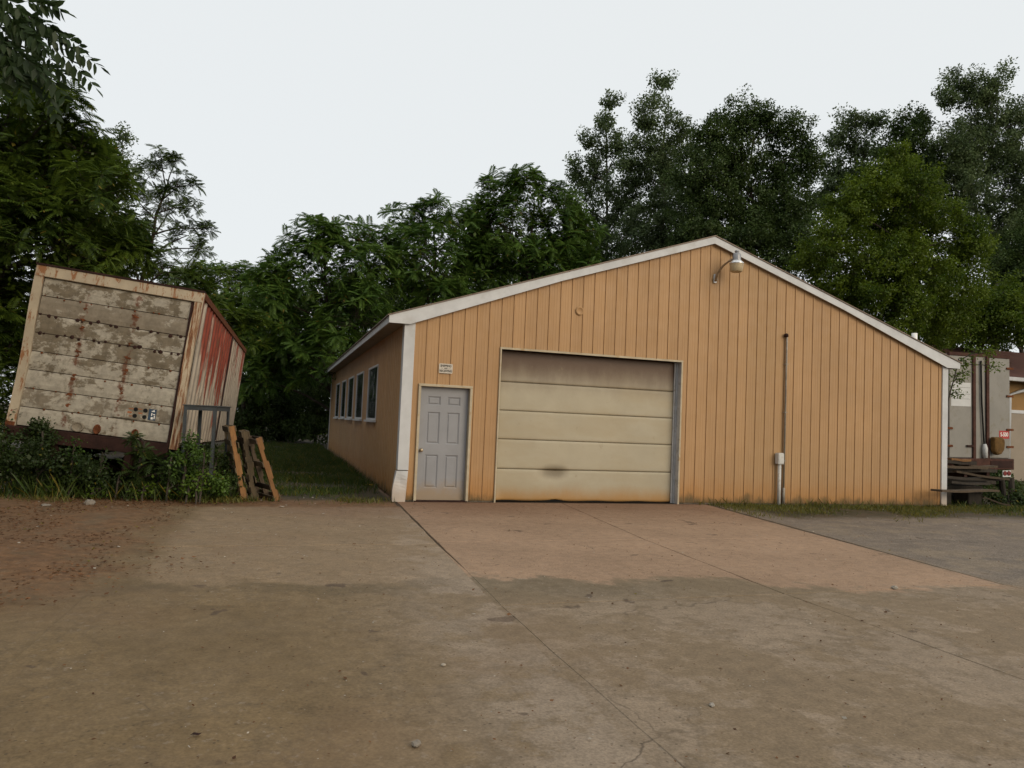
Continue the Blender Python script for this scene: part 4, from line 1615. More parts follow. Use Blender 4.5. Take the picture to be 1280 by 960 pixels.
for i, (ix, iy, h) in enumerate(((1253, 630, 0.58), (1264, 627, 0.60))):
    d_ = FW + AX * (ix - 640) / FPX - BX * (iy - 480) / FPX
    t_ = -CAM[2] / d_[2]
    p_ = CAM + d_ * t_
    b = MB()
    b.tube([(0, 0, -0.05), (0.01, 0, h * .5), (-0.02 + 0.03 * i, 0.01, h)], [0.075, 0.07, 0.062], 9)
    o = b.build('wooden_post', 'board_dark', loc=tuple(p_))
    tag(o, ['dark stub post nearer the lumber heap', 'dark stub post farther from the lumber heap, at right'][i], 'post', 'stub posts by the lumber heap')

# ------------------------------------------------------------------ far shed, brown roof, right edge
s0 = ray_at(1275, 492, 30)
SX, SY = s0[0] - 1.0, s0[1]
sh_ = empty('far_shed', (SX, SY, 0))
tag(sh_, 'low ochre shed with a brown roof behind the parked box trailer', 'building')
ez = ray_at(1275, 474, 29.5)[2]
rz_ = ray_at(1230, 434, 34)[2]
MB().box((-9, 0.0, 0), (9, 8, ez)).build('wall', 'far_wall', sh_)
b = MB()
b.poly([(-9.4, -0.5, ez - 0.05), (9.4, -0.5, ez - 0.05), (9.4, 4.0, rz_), (-9.4, 4.0, rz_)])
b.poly([(-9.4, 4.0, rz_), (9.4, 4.0, rz_), (9.4, 8.5, ez - 0.05), (-9.4, 8.5, ez - 0.05)])
rf = b.build('roof', 'far_roof', sh_)
sd_ = rf.modifiers.new('solid', 'SOLIDIFY')
sd_.thickness = 0.06
b = MB()
b.prism([(-0.50, ez - 0.12), (-0.62, ez - 0.10), (-0.64, ez + 0.04), (-0.50, ez + 0.04)], -9.4, 9.4, lambda u, v, d: (d, u, v))
b.build('gutter', 'white_trim', sh_)
MB().tube([(1.75, -0.56, ez - 0.08), (1.35, -0.40, ez - 0.30), (0.80, -0.10, ez - 0.48), (0.35, -0.08, ez - 0.62), (0.30, -0.08, 0.1)], 0.065, 8).build('downspout', 'white_trim', sh_, smooth=True)
MB().box((0.45, -0.05, 0.0), (3.6, -0.004, ez - 1.35)).build('shed_door', 'far_door', sh_)
MB().box((0.35, -0.07, ez - 1.349), (3.7, -0.002, ez - 1.22)).build('lintel', 'white_trim', sh_)

# ------------------------------------------------------------------ plants
def unit(v):
    return v / np.maximum(np.linalg.norm(v, axis=-1, keepdims=True), 1e-9)


def pinnate(pairs=7, L=0.65, ll=0.17, lw=0.05, droop=0.30):
    """one compound leaf: rachis strip and diamond leaflets; x along the rachis"""
    V, F = [], []
    T = np.linspace(0, 1, 5)
    px_ = lambda t: np.array([L * t * (1 - 0.10 * t), 0, -droop * L * t * t])
    for t in T:
        p = px_(t)
        V += [p + [0, -0.005, 0], p + [0, 0.005, 0]]
    for i in range(4):
        F.append((2 * i, 2 * i + 2, 2 * i + 3, 2 * i + 1))

    def leaflet(p, d, l, w_, n):
        k = len(V)
        side_ = np.cross(n, d)
        V.extend([p, p + d * l * 0.42 + side_ * w_, p + d * l - n * l * 0.14, p + d * l * 0.42 - side_ * w_])
        F.append((k, k + 1, k + 2, k + 3))
    for i in range(pairs):
        t = 0.22 + 0.72 * i / max(pairs - 1, 1)
        p = px_(t)
        sl_ = -2 * droop * t
        l = ll * (0.75 + 0.5 * math.sin(math.pi * (0.25 + 0.6 * t)))
        for s in (-1, 1):
            d = unit(np.array([0.55, s * 0.85, sl_ * 0.4 - 0.22]))
            n = unit(np.array([0.25, s * 0.25, 1.0]))
            leaflet(p, d, l, lw, n)
    p = px_(1.0)
    leaflet(p, unit(np.array([1, 0, -2 * droop])), ll, lw, np.array([2 * droop, 0, 1.0]) / math.hypot(1, 2 * droop))
    return np.array(V, float), np.array(F, int)


def place_many(V, F, P, X, Uh, sc, roll=None):
    """copies of one leaf (V, F) at points P with x axis X and up hint Uh"""
    X = unit(X)
    Y = unit(np.cross(Uh, X))
    Z = np.cross(X, Y)
    if roll is not None:
        c, s_ = np.cos(roll)[:, None], np.sin(roll)[:, None]
        Y, Z = Y * c + Z * s_, Z * c - Y * s_
    R_ = np.stack([X, Y, Z], axis=2) * sc[:, None, None]
    out = np.einsum('mij,nj->mni', R_, V) + P[:, None, :]
    n = len(V)
    FF = (F[None] + (np.arange(len(P)) * n)[:, None, None]).reshape(-1, F.shape[1])
    return out.reshape(-1, 3), FF


def sphere_dirs(n, r):
    v = r.normal(size=(n, 3))
    return unit(v)


def lobes_world(lobes, Z, r, dz=0.6):
    out = []
    for ix, iy, rp in lobes:
        R_ = rp * Z / FPX
        c = ray_at(ix, iy, Z + r.uniform(-dz, dz) * R_ * 1.3)
        out.append((c, R_))
    return out


def limb(mbx, a, b, r0, r1, rr, n=6, bend=0.12, seg=5):
    a, b = np.array(a, float), np.array(b, float)
    L = np.linalg.norm(b - a)
    off = rr.normal(size=3) * bend * L
    off[2] = abs(off[2]) * 0.4 + 0.1 * L
    pts = []
    for i in range(seg + 1):
        t = i / seg
        pts.append(a * (1 - t) + b * t + off * 4 * t * (1 - t) * (0.6 if t < .5 else .5))
    mbx.tube(pts, [r0 + (r1 - r0) * (i / seg) for i in range(seg + 1)], n, cap=False)
    return pts


def make_tree(name, label, lobes, Z, seed, style, mat, base_ix=None, trunk_r=0.14, bark='bark', group=None, dens=1.0,
              cat='tree', leaf=1.0, twigs=True, kids=None, inner=True, zfloor=0.15, nleaf=104):
    r = np.random.default_rng(seed)
    lw = lobes_world(lobes, Z, r)
    base_ix = base_ix if base_ix is not None else np.mean([l[0] for l in lobes])
    bp = ray_at(base_ix, 528, Z)
    base = np.array([bp[0], bp[1], 0.0])
    root = empty(name, tuple(base))
    tag(root, label, cat, group)
    tb_ = MB()
    top = max(c[2] + R_ * .4 for c, R_ in lw)
    low = min(c[2] - R_ * .5 for c, R_ in lw)
    # trunk
    cm = np.mean([c for c, _ in lw], axis=0)
    tp = []
    for i in range(9):
        t = i / 8
        z = -0.2 + (top * 0.92 + 0.2) * t
        k_ = max(0.0, (t - .25)) * .9
        p = base * (1 - k_) + np.array([cm[0], cm[1], 0]) * k_
        p = p + np.array([r.normal() * .10, r.normal() * .10, 0]) * (t > 0) * trunk_r * 6
        tp.append(np.array([p[0], p[1], z]))
    tb_.tube(tp, [trunk_r * (1.25 if i == 0 else 1) * (1 - 0.85 * i / 8) + 0.012 for i in range(9)], 9, cap=False)
    tips, outs = [], []
    for c, R_ in lw:
        zz = max(0.15 * top, min(c[2] - R_ * r.uniform(0.6, 1.4), top * .9))
        i = int(np.clip((zz + 0.2) / (top * .92 + .2) * 8, 0, 7.99))
        f = (zz + 0.2) / (top * .92 + .2) * 8 - i
        a = tp[i] * (1 - f) + tp[i + 1] * f
        rr0 = trunk_r * (1 - 0.85 * zz / top) * 0.55 + 0.008
        limb(tb_, a, c, rr0, 0.012, r)
        if style == 'pinnate':
            n = int(dens * (13 * R_ * R_ + 4))
            d = sphere_dirs(n, r)
            d[:, 2] = np.where(d[:, 2] < -0.6, -d[:, 2], d[:, 2])
            rad = R_ * np.where(r.random(n) < 0.75, r.uniform(0.78, 1.06, n), r.uniform(0.35, 0.8, n))
            t_ = c + d * rad[:, None]
            ok = t_[:, 2] > zfloor
            tips.append(t_[ok])
            outs.append(d[ok])
            if twigs:
                for p, q_ in zip(t_[ok][::2], d[ok][::2]):
                    limb(tb_, c + q_ * R_ * 0.15, p, 0.014, 0.006, r, 3, 0.08, 2)
        else:
            n = int(dens * ((R_ / Z * FPX) ** 2 / 44.0) + 3)
            d = sphere_dirs(n, r)
            rad = R_ * np.where(r.random(n) < 0.7, r.uniform(0.7, 1.08, n), r.uniform(0.2, 0.7, n))
            if cat in ('bush', 'weed'):
                rad = rad * r.uniform(0.55, 1.40, n)
            t_ = c + d * rad[:, None]
            ok = t_[:, 2] > zfloor
            tips.append(t_[ok])
            outs.append(d[ok])
            if twigs:
                for p, q_ in zip(t_[ok][::2], d[ok][::2]):
                    limb(tb_, c + q_ * R_ * 0.1, p, 0.012, 0.004, r, 3, 0.08, 2)
    P = np.concatenate(tips)
    D = np.concatenate(outs)
    UP = np.array([0, 0, 1.0])
    if style == 'pinnate':
        nl = 10
        V, F = pinnate(7, 0.66 * leaf, 0.18 * leaf, 0.034 * leaf, 0.32)
        axis = unit(D * 0.8 + UP * 0.75)
        ref = unit(np.cross(axis, r.normal(size=axis.shape)))
        ref2 = np.cross(axis, ref)
        PP, XX, UU, SC = [], [], [], []
        rs_ = r.uniform(0.55, 1.2, len(P))
        for k_ in range(nl):
            a = k_ * 2.39996 + r.uniform(-.3, .3, len(P))
            el = 0.15 + 0.75 * (k_ / nl) + r.uniform(-.15, .15, len(P))
            x = (ref * np.cos(a)[:, None] + ref2 * np.sin(a)[:, None]) * np.cos(el)[:, None] + axis * np.sin(el)[:, None]
            x[:, 2] -= 0.12
            PP.append(P - axis * (0.10 * (1 - k_ / nl)) * leaf)
            XX.append(x)
            UU.append(np.tile(UP, (len(P), 1)) + D * 0.15)
            SC.append(r.uniform(0.7, 1.15, len(P)) * rs_)
        VV, FF = place_many(V, F, np.concatenate(PP), np.concatenate(XX), np.concatenate(UU), np.concatenate(SC), r.normal(0, .25, nl * len(P)))
    else:
        nl = nleaf
        s0_ = 0.0034 * Z * leaf
        V = np.array([(0, 0, 0), (0.45, 0.32, 0.05), (1.0, 0, -0.10), (0.45, -0.32, 0.05)]) * s0_
        F = np.array([(0, 1, 2, 3)])
        cr_ = 0.0090 * Z * (0.6 + 0.4 * leaf) * r.uniform(0.65, 1.35, len(P))
        o_ = r.normal(size=(len(P), nl, 3)) * 0.50
        o_ = o_ / np.maximum(1.0, np.linalg.norm(o_, axis=-1, keepdims=True) / 0.95)
        o_[..., 2] *= 0.75
        ax_ = unit(D * 0.7 + UP * 0.5 + r.normal(size=D.shape) * 0.3)
        o_ = o_ + ax_[:, None, :] * (o_ * ax_[:, None, :]).sum(-1, keepdims=True) * 0.5
        PP = P[:, None, :] + o_ * cr_[:, None, None]
        XX = unit(o_ * 0.9 + r.normal(size=(len(P), nl, 3)) * 0.8 + np.array([0, 0, -0.25]))
        UU = np.array([0, 0, 0.8]) + o_ * 0.7 + r.normal(size=(len(P), nl, 3)) * 0.45
        m_ = len(P) * nl
        VV, FF = place_many(V, F, PP.reshape(-1, 3), XX.reshape(-1, 3), UU.reshape(-1, 3), r.uniform(0.65, 1.25, m_))
        keepz = VV.reshape(-1, 4, 3)[:, :, 2].min(1) > 0.0
        VV = VV.reshape(-1, 4, 3)[keepz].reshape(-1, 3)
        FF = np.arange(len(VV)).reshape(-1, 4)
    if inner:
        # the leafy heart of every lobe: larger overlapping blades that close the crown
        cP, cU = [], []
        for c, R_ in lw:
            n = int(((R_ / Z * FPX) ** 2) / 9.0 * (0.8 if style == 'pinnate' else 1.0))
            d = sphere_dirs(n, r)
            t_ = c + d * (R_ * 0.72 * r.random(n) ** 0.5)[:, None]
            ok = t_[:, 2] > 0.3
            cP.append(t_[ok])
            cU.append(d[ok])
        cP, cU = np.concatenate(cP), np.concatenate(cU)
        if len(cP):
            s1_ = 0.0066 * Z
            Vc = np.array([(0, 0, 0), (0.45, 0.34, 0.06), (1.0, 0, -0.12), (0.45, -0.34, 0.06)]) * s1_
            v2, f2 = place_many(Vc, np.array([(0, 1, 2, 3)]), cP, unit(r.normal(size=cP.shape) + np.array([0, 0, -.3])),
                                cU * 0.6 + np.array([0, 0, .8]) + r.normal(size=cP.shape) * .5, r.uniform(.6, 1.3, len(cP)))
            FF = np.concatenate([FF, f2 + len(VV)])
            VV = np.concatenate([VV, v2])
    off = base
    tb_.v = [(a - off[0], b_ - off[1], c) for a, b_, c in tb_.v]
    tb_.build('trunk', bark, root, smooth=True)
    VV = VV - off
    cr = link('crown', np_mesh('crown', VV, FF, mat), root)
    cr['kind'] = 'stuff'
    return root


TG = 'trees standing behind the building'
make_tree('ailanthus_tree', 'small pale compound leaved tree seen between the trailer and the taller trees',
          [(262, 352, 26), (296, 362, 34), (250, 392, 34), (325, 392, 38), (285, 420, 45), (345, 352, 22)], 36, 11, 'pinnate', 'leaf_ailanthus_pale', 300, 0.13, group=TG, leaf=0.85, dens=1.6)
make_tree('ailanthus_tree', 'dark feathery leaved tree nearest the back left corner of the building',
          [(395, 306, 36), (436, 300, 33), (360, 335, 33), (340, 375, 40), (410, 350, 52), (458, 342, 40), (375, 412, 52), (445, 405, 50), (325, 432, 40), (360, 455, 38), (405, 450, 45), (330, 475, 32)], 31, 12, 'pinnate', 'leaf_ailanthus', 418, 0.15, group=TG, leaf=0.8, dens=1.5)
make_tree('ailanthus_tree', 'rounded feathery leaved tree rising above the left eave of the roof',
          [(505, 282, 30), (545, 276, 32), (580, 290, 33), (490, 320, 38), (540, 330, 48), (590, 340, 45), (510, 370, 45), (560, 385, 40)], 33, 13, 'pinnate', 'leaf_ailanthus', 530, 0.15, group=TG, leaf=0.8, dens=1.5)
make_tree('ailanthus_tree', 'tallest dome shaped feathery leaved tree above the left roof slope',
          [(622, 246, 34), (660, 246, 34), (700, 264, 34), (592, 272, 28), (728, 290, 26), (640, 300, 52), (700, 318, 48), (610, 340, 48), (670, 352, 48), (735, 335, 24)], 34, 14, 'pinnate', 'leaf_ailanthus', 650, 0.16, group=TG, leaf=0.8, dens=1.5)
make_tree('poplar_tree', 'slim pale poplar with a spiky top next to the dome shaped tree',
          [(763, 128, 10), (757, 158, 17), (776, 188, 24), (735, 180, 12), (722, 214, 15), (745, 222, 28), (714, 258, 17), (782, 240, 28), (740, 272, 36), (785, 290, 36), (728, 318, 36), (770, 335, 36)],
          50, 21, 'simple', 'leaf_poplar', 758, 0.2, 'bark_pale', TG, dens=1.8, inner=False)
make_tree('poplar_tree', 'tallest pale poplar left of the gable peak',
          [(827, 106, 13), (820, 142, 23), (803, 155, 10), (851, 158, 18), (812, 185, 28), (850, 198, 32), (789, 213, 18), (822, 238, 42), (858, 258, 38), (810, 296, 42), (852, 308, 40)],
          46, 22, 'simple', 'leaf_poplar', 826, 0.2, 'bark_pale', TG, dens=2.0, inner=False)
make_tree('dense_tree', 'broad dense dark green tree above the gable peak',
          [(925, 148, 28), (955, 152, 20), (992, 158, 20), (890, 168, 26), (915, 200, 40), (975, 212, 40), (1008, 196, 22), (880, 222, 40), (930, 262, 55), (990, 265, 45), (880, 290, 45), (940, 310, 50), (1000, 310, 42), (868, 320, 36)],
          40, 23, 'simple', 'leaf_dense', 935, 0.24, group=TG, dens=2.3)
make_tree('poplar_tree', 'airy small topped tree right of the dense dark tree',
          [(1066, 148, 16), (1092, 152, 16), (1048, 172, 18), (1080, 188, 28), (1040, 215, 24), (1075, 232, 32), (1028, 250, 22), (1065, 262, 30)],
          46, 24, 'simple', 'leaf_poplar', 1068, 0.18, 'bark_pale', TG, dens=1.7)
make_tree('poplar_tree', 'mid green tree between the airy one and the tall one at right',
          [(1125, 162, 18), (1150, 150, 16), (1140, 190, 34), (1110, 208, 28), (1172, 212, 38), (1150, 245, 42)], 44, 25, 'simple', 'leaf_dense', 1145, 0.18, group=TG, dens=2.0)
make_tree('cottonwood_tree', 'tall loose cottonwood with gaps of sky at the right edge',
          [(1208, 108, 26), (1246, 104, 22), (1184, 122, 14), (1216, 148, 34), (1256, 148, 28), (1272, 190, 26), (1226, 192, 36), (1190, 182, 30), (1252, 236, 42), (1205, 245, 40), (1278, 275, 40), (1240, 300, 46), (1282, 330, 40), (1300, 150, 26), (1310, 220, 40)],
          42, 26, 'simple', 'leaf_poplar', 1240, 0.24, 'bark_pale', TG, dens=1.9, inner=False)
make_tree('maple_tree', 'bright yellow green maple above the right roof slope',
          [(1120, 202, 20), (1097, 236, 34), (1140, 238, 34), (1060, 268, 36), (1105, 288, 52), (1160, 285, 42), (1036, 306, 30), (1080, 340, 52), (1140, 345, 52), (1196, 330, 42), (1050, 370, 45), (1110, 390, 48), (1180, 382, 46), (1010, 326, 18), (1212, 298, 24)],
          29, 27, 'simple', 'leaf_maple', 1115, 0.2, group=TG, dens=2.1)
make_tree('maple_tree', 'low bright green tree over the brown shed roof',
          [(1200, 395, 36), (1245, 372, 34), (1225, 405, 36), (1272, 398, 34), (1168, 408, 30)], 33, 28, 'simple', 'leaf_maple', 1230, 0.13, group=TG, dens=2.2)
make_tree('dense_tree', 'dark tree at the right edge behind the brown shed roof',
          [(1265, 345, 36), (1284, 300, 28), (1295, 385, 45), (1235, 415, 28), (1180, 420, 26), (1320, 330, 50)], 38, 29, 'simple', 'leaf_dense', 1280, 0.18, group=TG, dens=2.2)
make_tree('dense_tree', 'dark tree far behind the lawn, showing through the feathery tree by the building corner',
          [(360, 400, 45), (420, 400, 50), (330, 440, 40), (395, 450, 50), (450, 380, 45), (300, 450, 40)], 46, 81, 'simple', 'leaf_dense', 385, 0.2, group=TG, dens=1.6)
make_tree('dense_tree', 'dark tree far behind the left roof slope, showing through the feathery trees',
          [(520, 370, 50), (580, 350, 50), (640, 340, 55), (700, 340, 50), (480, 400, 45), (750, 340, 40)], 46, 82, 'simple', 'leaf_dense', 610, 0.2, group=TG, dens=1.6)
LG = 'trees behind the old trailer'
BIGLEFT = make_tree('ailanthus_tree', 'big dark green tree filling the left edge behind the old trailer',
          [(22, 108, 40), (62, 148, 44), (100, 188, 38), (0, 180, 70), (50, 230, 66), (118, 248, 46), (0, 300, 80), (80, 312, 66), (138, 300, 42), (-40, 400, 80), (20, 420, 60), (158, 318, 30), (-60, 220, 90), (-20, 500, 60), (-100, 330, 90)],
          19.5, 31, 'pinnate', 'leaf_left', -30, 0.2, group=LG, leaf=0.72, dens=1.7)
make_tree('locust_tree', 'airy fine leaved tree above the right end of the old trailer',
          [(202, 198, 13), (190, 226, 23), (222, 234, 19), (172, 250, 25), (212, 264, 29), (241, 258, 12), (186, 296, 35), (236, 294, 21), (256, 287, 10), (160, 316, 35), (205, 340, 35),
           (219, 204, 9), (243, 232, 7), (252, 312, 11)],
          24, 32, 'pinnate', 'leaf_locust', 150, 0.12, group=LG, leaf=0.48, dens=1.35, inner=False)
make_tree('poplar_tree', 'small grey green treetop showing between the big dark tree and the airy one',
          [(152, 172, 11), (140, 198, 22), (120, 208, 22), (160, 213, 15), (140, 235, 30)], 42, 33, 'simple', 'leaf_poplar', 140, 0.16, 'bark_pale', LG)
make_tree('ailanthus_tree', 'lower feathery tree right behind the far end of the old trailer',
          [(238, 352, 26), (205, 368, 42), (262, 385, 32), (300, 420, 36), (240, 420, 45)], 27, 34, 'pinnate', 'leaf_left', 262, 0.11, group=LG, leaf=0.8, dens=1.3)
def copy_tree(src, loc, rz, sc, label, group):
    c = src.copy()
    COL.objects.link(c)
    c.location = loc
    c.rotation_euler = (0, 0, rz)
    c.scale = (sc, sc, sc)
    c['label'] = label
    c['group'] = group
    for ch in src.children:
        d = ch.copy()
        COL.objects.link(d)
        d.parent = c
    return c


copy_tree(BIGLEFT, (-12.5, -2.0, 0), 2.2, 1.0, 'unseen dark tree added at the wood edge to shade the left, nearest the driveway', LG)  # copies continue the wood, added to shade the left wall and yard
copy_tree(BIGLEFT, (-10.5, -8.5, 0), 5.1, 1.0, 'unseen dark tree added at the wood edge to shade the left, beside the near concrete', LG)
copy_tree(BIGLEFT, (-10.0, -15.0, 0), 0.4, 1.0, 'unseen dark tree added for shade, behind and left of the camera', LG)
copy_tree(BIGLEFT, (-13.5, 3.5, 0), 4.0, 1.08, 'unseen dark tree added at the wood edge to shade the left, beside the old trailer', LG)
copy_tree(BIGLEFT, (-10.5, 12.5, 0), 1.1, 1.05, 'dark tree added at the wood edge for shade, behind the front of the old trailer', LG)
UG = 'dark undergrowth at the end of the lawn'
make_tree('understory_shrub', 'dark shrub at the end of the lawn beside the old trailer',
          [(300, 500, 32), (318, 535, 28), (290, 540, 28), (325, 480, 34)], 36, 41, 'simple', 'leaf_dense', 308, 0.06, group=UG, cat='shrub', dens=2.2)
make_tree('understory_shrub', 'dark shrub at the middle of the lawn end',
          [(350, 500, 20), (345, 540, 26), (365, 530, 26), (360, 470, 30)], 38, 42, 'simple', 'leaf_dense', 352, 0.06, group=UG, cat='shrub', dens=2.2)
make_tree('understory_shrub', 'dark shrub at the lawn end touching the building corner',
          [(392, 505, 28), (385, 540, 26), (405, 470, 36), (420, 520, 30)], 37, 43, 'simple', 'leaf_dense', 395, 0.06, group=UG, cat='shrub', dens=2.2)
make_tree('understory_shrub', 'yellow green shrub glimpsed far beyond the lawn end',
          [(335, 505, 26), (375, 500, 26), (340, 480, 20), (400, 540, 26), (300, 530, 26)], 52, 44, 'simple', 'leaf_maple', 350, 0.06, group=UG, cat='shrub', dens=2.2)

# weeds and bushes along the foot of the old trailer
WG = 'weeds growing along the foot of the old trailer'
make_tree('weed_bush', 'dark tall bush covering the left corner of the old trailer',
          [(55, 540, 20), (36, 566, 26), (80, 574, 24), (10, 596, 28), (62, 602, 24), (30, 612, 20), (95, 592, 18)], 11.7, 51, 'simple', 'leaf_bush', 50, 0.02, group=WG, cat='bush', leaf=1.25, dens=1.0, zfloor=0.03)
make_tree('weed_bush', 'sprawling bush at the left edge of the photo before the trailer',
          [(-30, 560, 40), (-60, 600, 40), (-95, 570, 45), (0, 560, 26)], 11.8, 52, 'simple', 'leaf_bush', -40, 0.02, group=WG, cat='bush', leaf=1.25, dens=1.0, zfloor=0.03)
make_tree('weed_bush', 'low bush below the middle of the trailer sill',
          [(116, 594, 20), (140, 610, 14), (104, 608, 18)], 11.7, 53, 'simple', 'leaf_bush', 120, 0.02, group=WG, cat='bush', leaf=1.25, dens=1.0, zfloor=0.03)
make_tree('sumac_seedling', 'young feathery leaved seedling reaching up the trailer rear planks',
          [(167, 546, 3), (176, 566, 5), (192, 580, 8), (164, 594, 10), (206, 592, 10), (182, 606, 12)], 11.7, 54, 'pinnate', 'leaf_bush', 175, 0.014, group=WG, cat='weed', leaf=0.40, dens=0.9, zfloor=0.05)
make_tree('weed_bush', 'leafy green bush under the right rear corner of the trailer',
          [(208, 602, 18), (238, 594, 18), (226, 572, 8), (258, 606, 15), (246, 570, 8), (238, 552, 5)], 11.75, 55, 'simple', 'leaf_ailanthus', 232, 0.02, group=WG, cat='bush', leaf=1.25, dens=1.0, zfloor=0.03)
make_tree('weed_bush', 'bush growing up through the grey steel stand',
          [(272, 588, 12), (284, 604, 13), (262, 568, 8), (268, 610, 12)], 12.3, 56, 'simple', 'leaf_bush', 272, 0.02, group=WG, cat='bush', leaf=1.25, dens=1.0, zfloor=0.03)
make_tree('weed_bush', 'dark brush added to darken the gap below the trailer floor',
          [(110, 585, 16), (150, 590, 18), (190, 588, 18), (130, 605, 16), (70, 580, 18), (225, 590, 16)], 14.6, 57, 'simple', 'leaf_bush', 150, 0.02, group=WG, cat='bush', leaf=1.25, dens=1.2, zfloor=0.03)  # added brush, stands in for shade where lit ground would show
make_tree('weed_bush', 'dark brush added beyond the far wheels to darken the view under the old trailer',
          [(85, 552, 16), (115, 555, 16), (145, 558, 16), (175, 562, 16), (205, 566, 16), (60, 548, 16)], 24, 58, 'simple', 'leaf_bush', 140, 0.02, group=WG, cat='bush', dens=2.2, zfloor=0.03)  # second added brush, closes the bright slit under the floor with dark leaves
STALK = ((128, 566, 'slim leafy stalk in front of the trailer sill'), (92, 552, 'slim leafy stalk right of the dark tall bush'), (150, 592, 'short leafy stalk under the middle of the sill'),
         (214, 572, 'slim leafy stalk before the trailer right post'), (256, 566, 'slim leafy stalk between the stand legs'), (20, 556, 'slim leafy stalk at the left end of the weeds'))
for i, (ix, iy, lbl) in enumerate(STALK):
    make_tree('weed_stalk', lbl, [(ix + 2 * math.sin(i + k), iy + 9 * k, 3.2 + .5 * k) for k in range(int((618 - iy) / 9))], 11.55, 90 + i, 'simple', 'leaf_ailanthus' if i % 2 else 'leaf_bush', ix, 0.006,
              group=WG, cat='weed', leaf=1.35, dens=.3, zfloor=0.02, nleaf=9, inner=False)
for i, (ix, iy, lbl) in enumerate(((118, 616, 'bright low sprig below the middle bush'), (182, 612, 'bright low sprig under the feathery seedling'),
                                   (238, 612, 'bright low sprig left of the grey stand'), (250, 600, 'bright green shoot close to the grey stand legs'), (60, 617, 'bright low sprig under the dark tall bush'))):
    make_tree('weed_sprig', lbl, [(ix, iy, 4.5), (ix + 8, iy - 5, 3.5), (ix - 9, iy + 1, 3)], 11.45, 60 + i, 'simple', 'leaf_bright', ix, 0.008, group=WG, cat='weed', leaf=1.5, dens=.5, zfloor=0.02, nleaf=12, inner=False)

# weeds at the front wall
make_tree('wall_weed', 'leafy green weed against the tan wall right of the garage door',
          [(905, 618, 9), (898, 624, 8), (914, 625, 7)], 15.3, 71, 'simple', 'leaf_bright', 904, 0.008, cat='weed', leaf=1.5, dens=.8, zfloor=0.02, group='weeds at the wall foot', nleaf=40, inner=False)
make_tree('wall_weed', 'small weed close to the right garage jamb',
          [(880, 627, 5), (873, 628, 4)], 15.2, 72, 'simple', 'leaf_bush', 877, 0.006, cat='weed', leaf=1.3, dens=.9, zfloor=0.02, group='weeds at the wall foot', nleaf=40, inner=False)
make_tree('sapling', 'thin leafy sapling hanging before the box trailer doors',
          [(1196, 474, 5), (1208, 450, 6), (1222, 436, 7), (1196, 490, 4), (1238, 440, 4), (1240, 458, 3), (1205, 466, 4)], 18.6, 73, 'simple', 'leaf_maple', 1165, 0.014, cat='sapling', leaf=1.0, dens=0.3, nleaf=36, inner=False)
make_tree('weed_bush', 'dark brush added to darken the space under the box trailer',
          [(1200, 598, 14), (1226, 600, 14), (1250, 598, 12), (1215, 590, 12), (1240, 592, 10), (1262, 604, 9)], 23.5, 75, 'simple', 'leaf_dense', 1225, 0.01, cat='weed', dens=2.5, zfloor=0.03)  # added to cover the bright shed wall and read as shade
make_tree('weed_bush', 'green weeds around the stub posts at the right edge',
          [(1262, 626, 9), (1275, 622, 10), (1244, 622, 5)], 17.4, 74, 'simple', 'leaf_bush', 1262, 0.01, cat='weed', leaf=1.1, dens=.9, zfloor=0.03)


# ---- the walnut whose branch hangs into the picture from the upper left
def compound_leaf(base, tip, sag, pairs, ll, r):
    """world-space compound leaf as one joined mesh"""
    base, tip = np.array(base), np.array(tip)
    L = np.linalg.norm(tip - base)
    V, F = [], []
    nseg = pairs + 2
    cen = []
    for i in range(nseg + 1):
        t = i / nseg
        p = base * (1 - t) + tip * t + np.array([0, 0, sag * L * 4 * t * (1 - t) * 0.5])
        cen.append(p)
        d = unit(tip - base)
        s_ = unit(np.cross(d, [0, 0, 1.0])) * 0.004
        V += [p - s_, p + s_]
    for i in range(nseg):
        F.append((2 * i, 2 * i + 2, 2 * i + 3, 2 * i + 1))
    view = unit(CAM - base)

    def lf_(i, side_, dirv, l, w_):
        k = len(V)
        p = cen[i]
        n = unit(view * 0.5 + r.normal(size=3) * 0.45 + np.array([0, 0, 0.5]))
        n = unit(n - dirv * n.dot(dirv))
        sv = np.cross(n, dirv)
        a = 2 * i + (1 if side_ > 0 else 0)
        V.extend([p + dirv * l * .3 + sv * w_, p + dirv * l * .68 + sv * w_ * .8, p + dirv * l - n * l * .08,
                  p + dirv * l * .68 - sv * w_ * .8, p + dirv * l * .3 - sv * w_])
        F.append((a, k, k + 1, k + 2, k + 3, k + 4))
    for i in range(1, nseg):
        d = unit(cen[i + 1] - cen[i - 1])
        pv = unit(np.cross(d, view))
        for s in (-1, 1):
            dv = unit(d * 0.55 + pv * s * (0.55 + 0.2 * r.random()) + np.array([0, 0, -0.42]) + r.normal(size=3) * 0.10)
            l = ll * (0.72 + 0.45 * math.sin(math.pi * (0.15 + 0.75 * i / nseg))) * r.uniform(.85, 1.1)
            lf_(i, s, dv, l, l * 0.20)
    lf_(nseg, 1, unit(cen[-1] - cen[-2]), ll, ll * .17)
    me = bpy.data.meshes.new('leaf')
    me.from_pydata([tuple(v) for v in V], [], F)
    me.materials.append(MAT['leaf_walnut'])
    me.update()
    return me


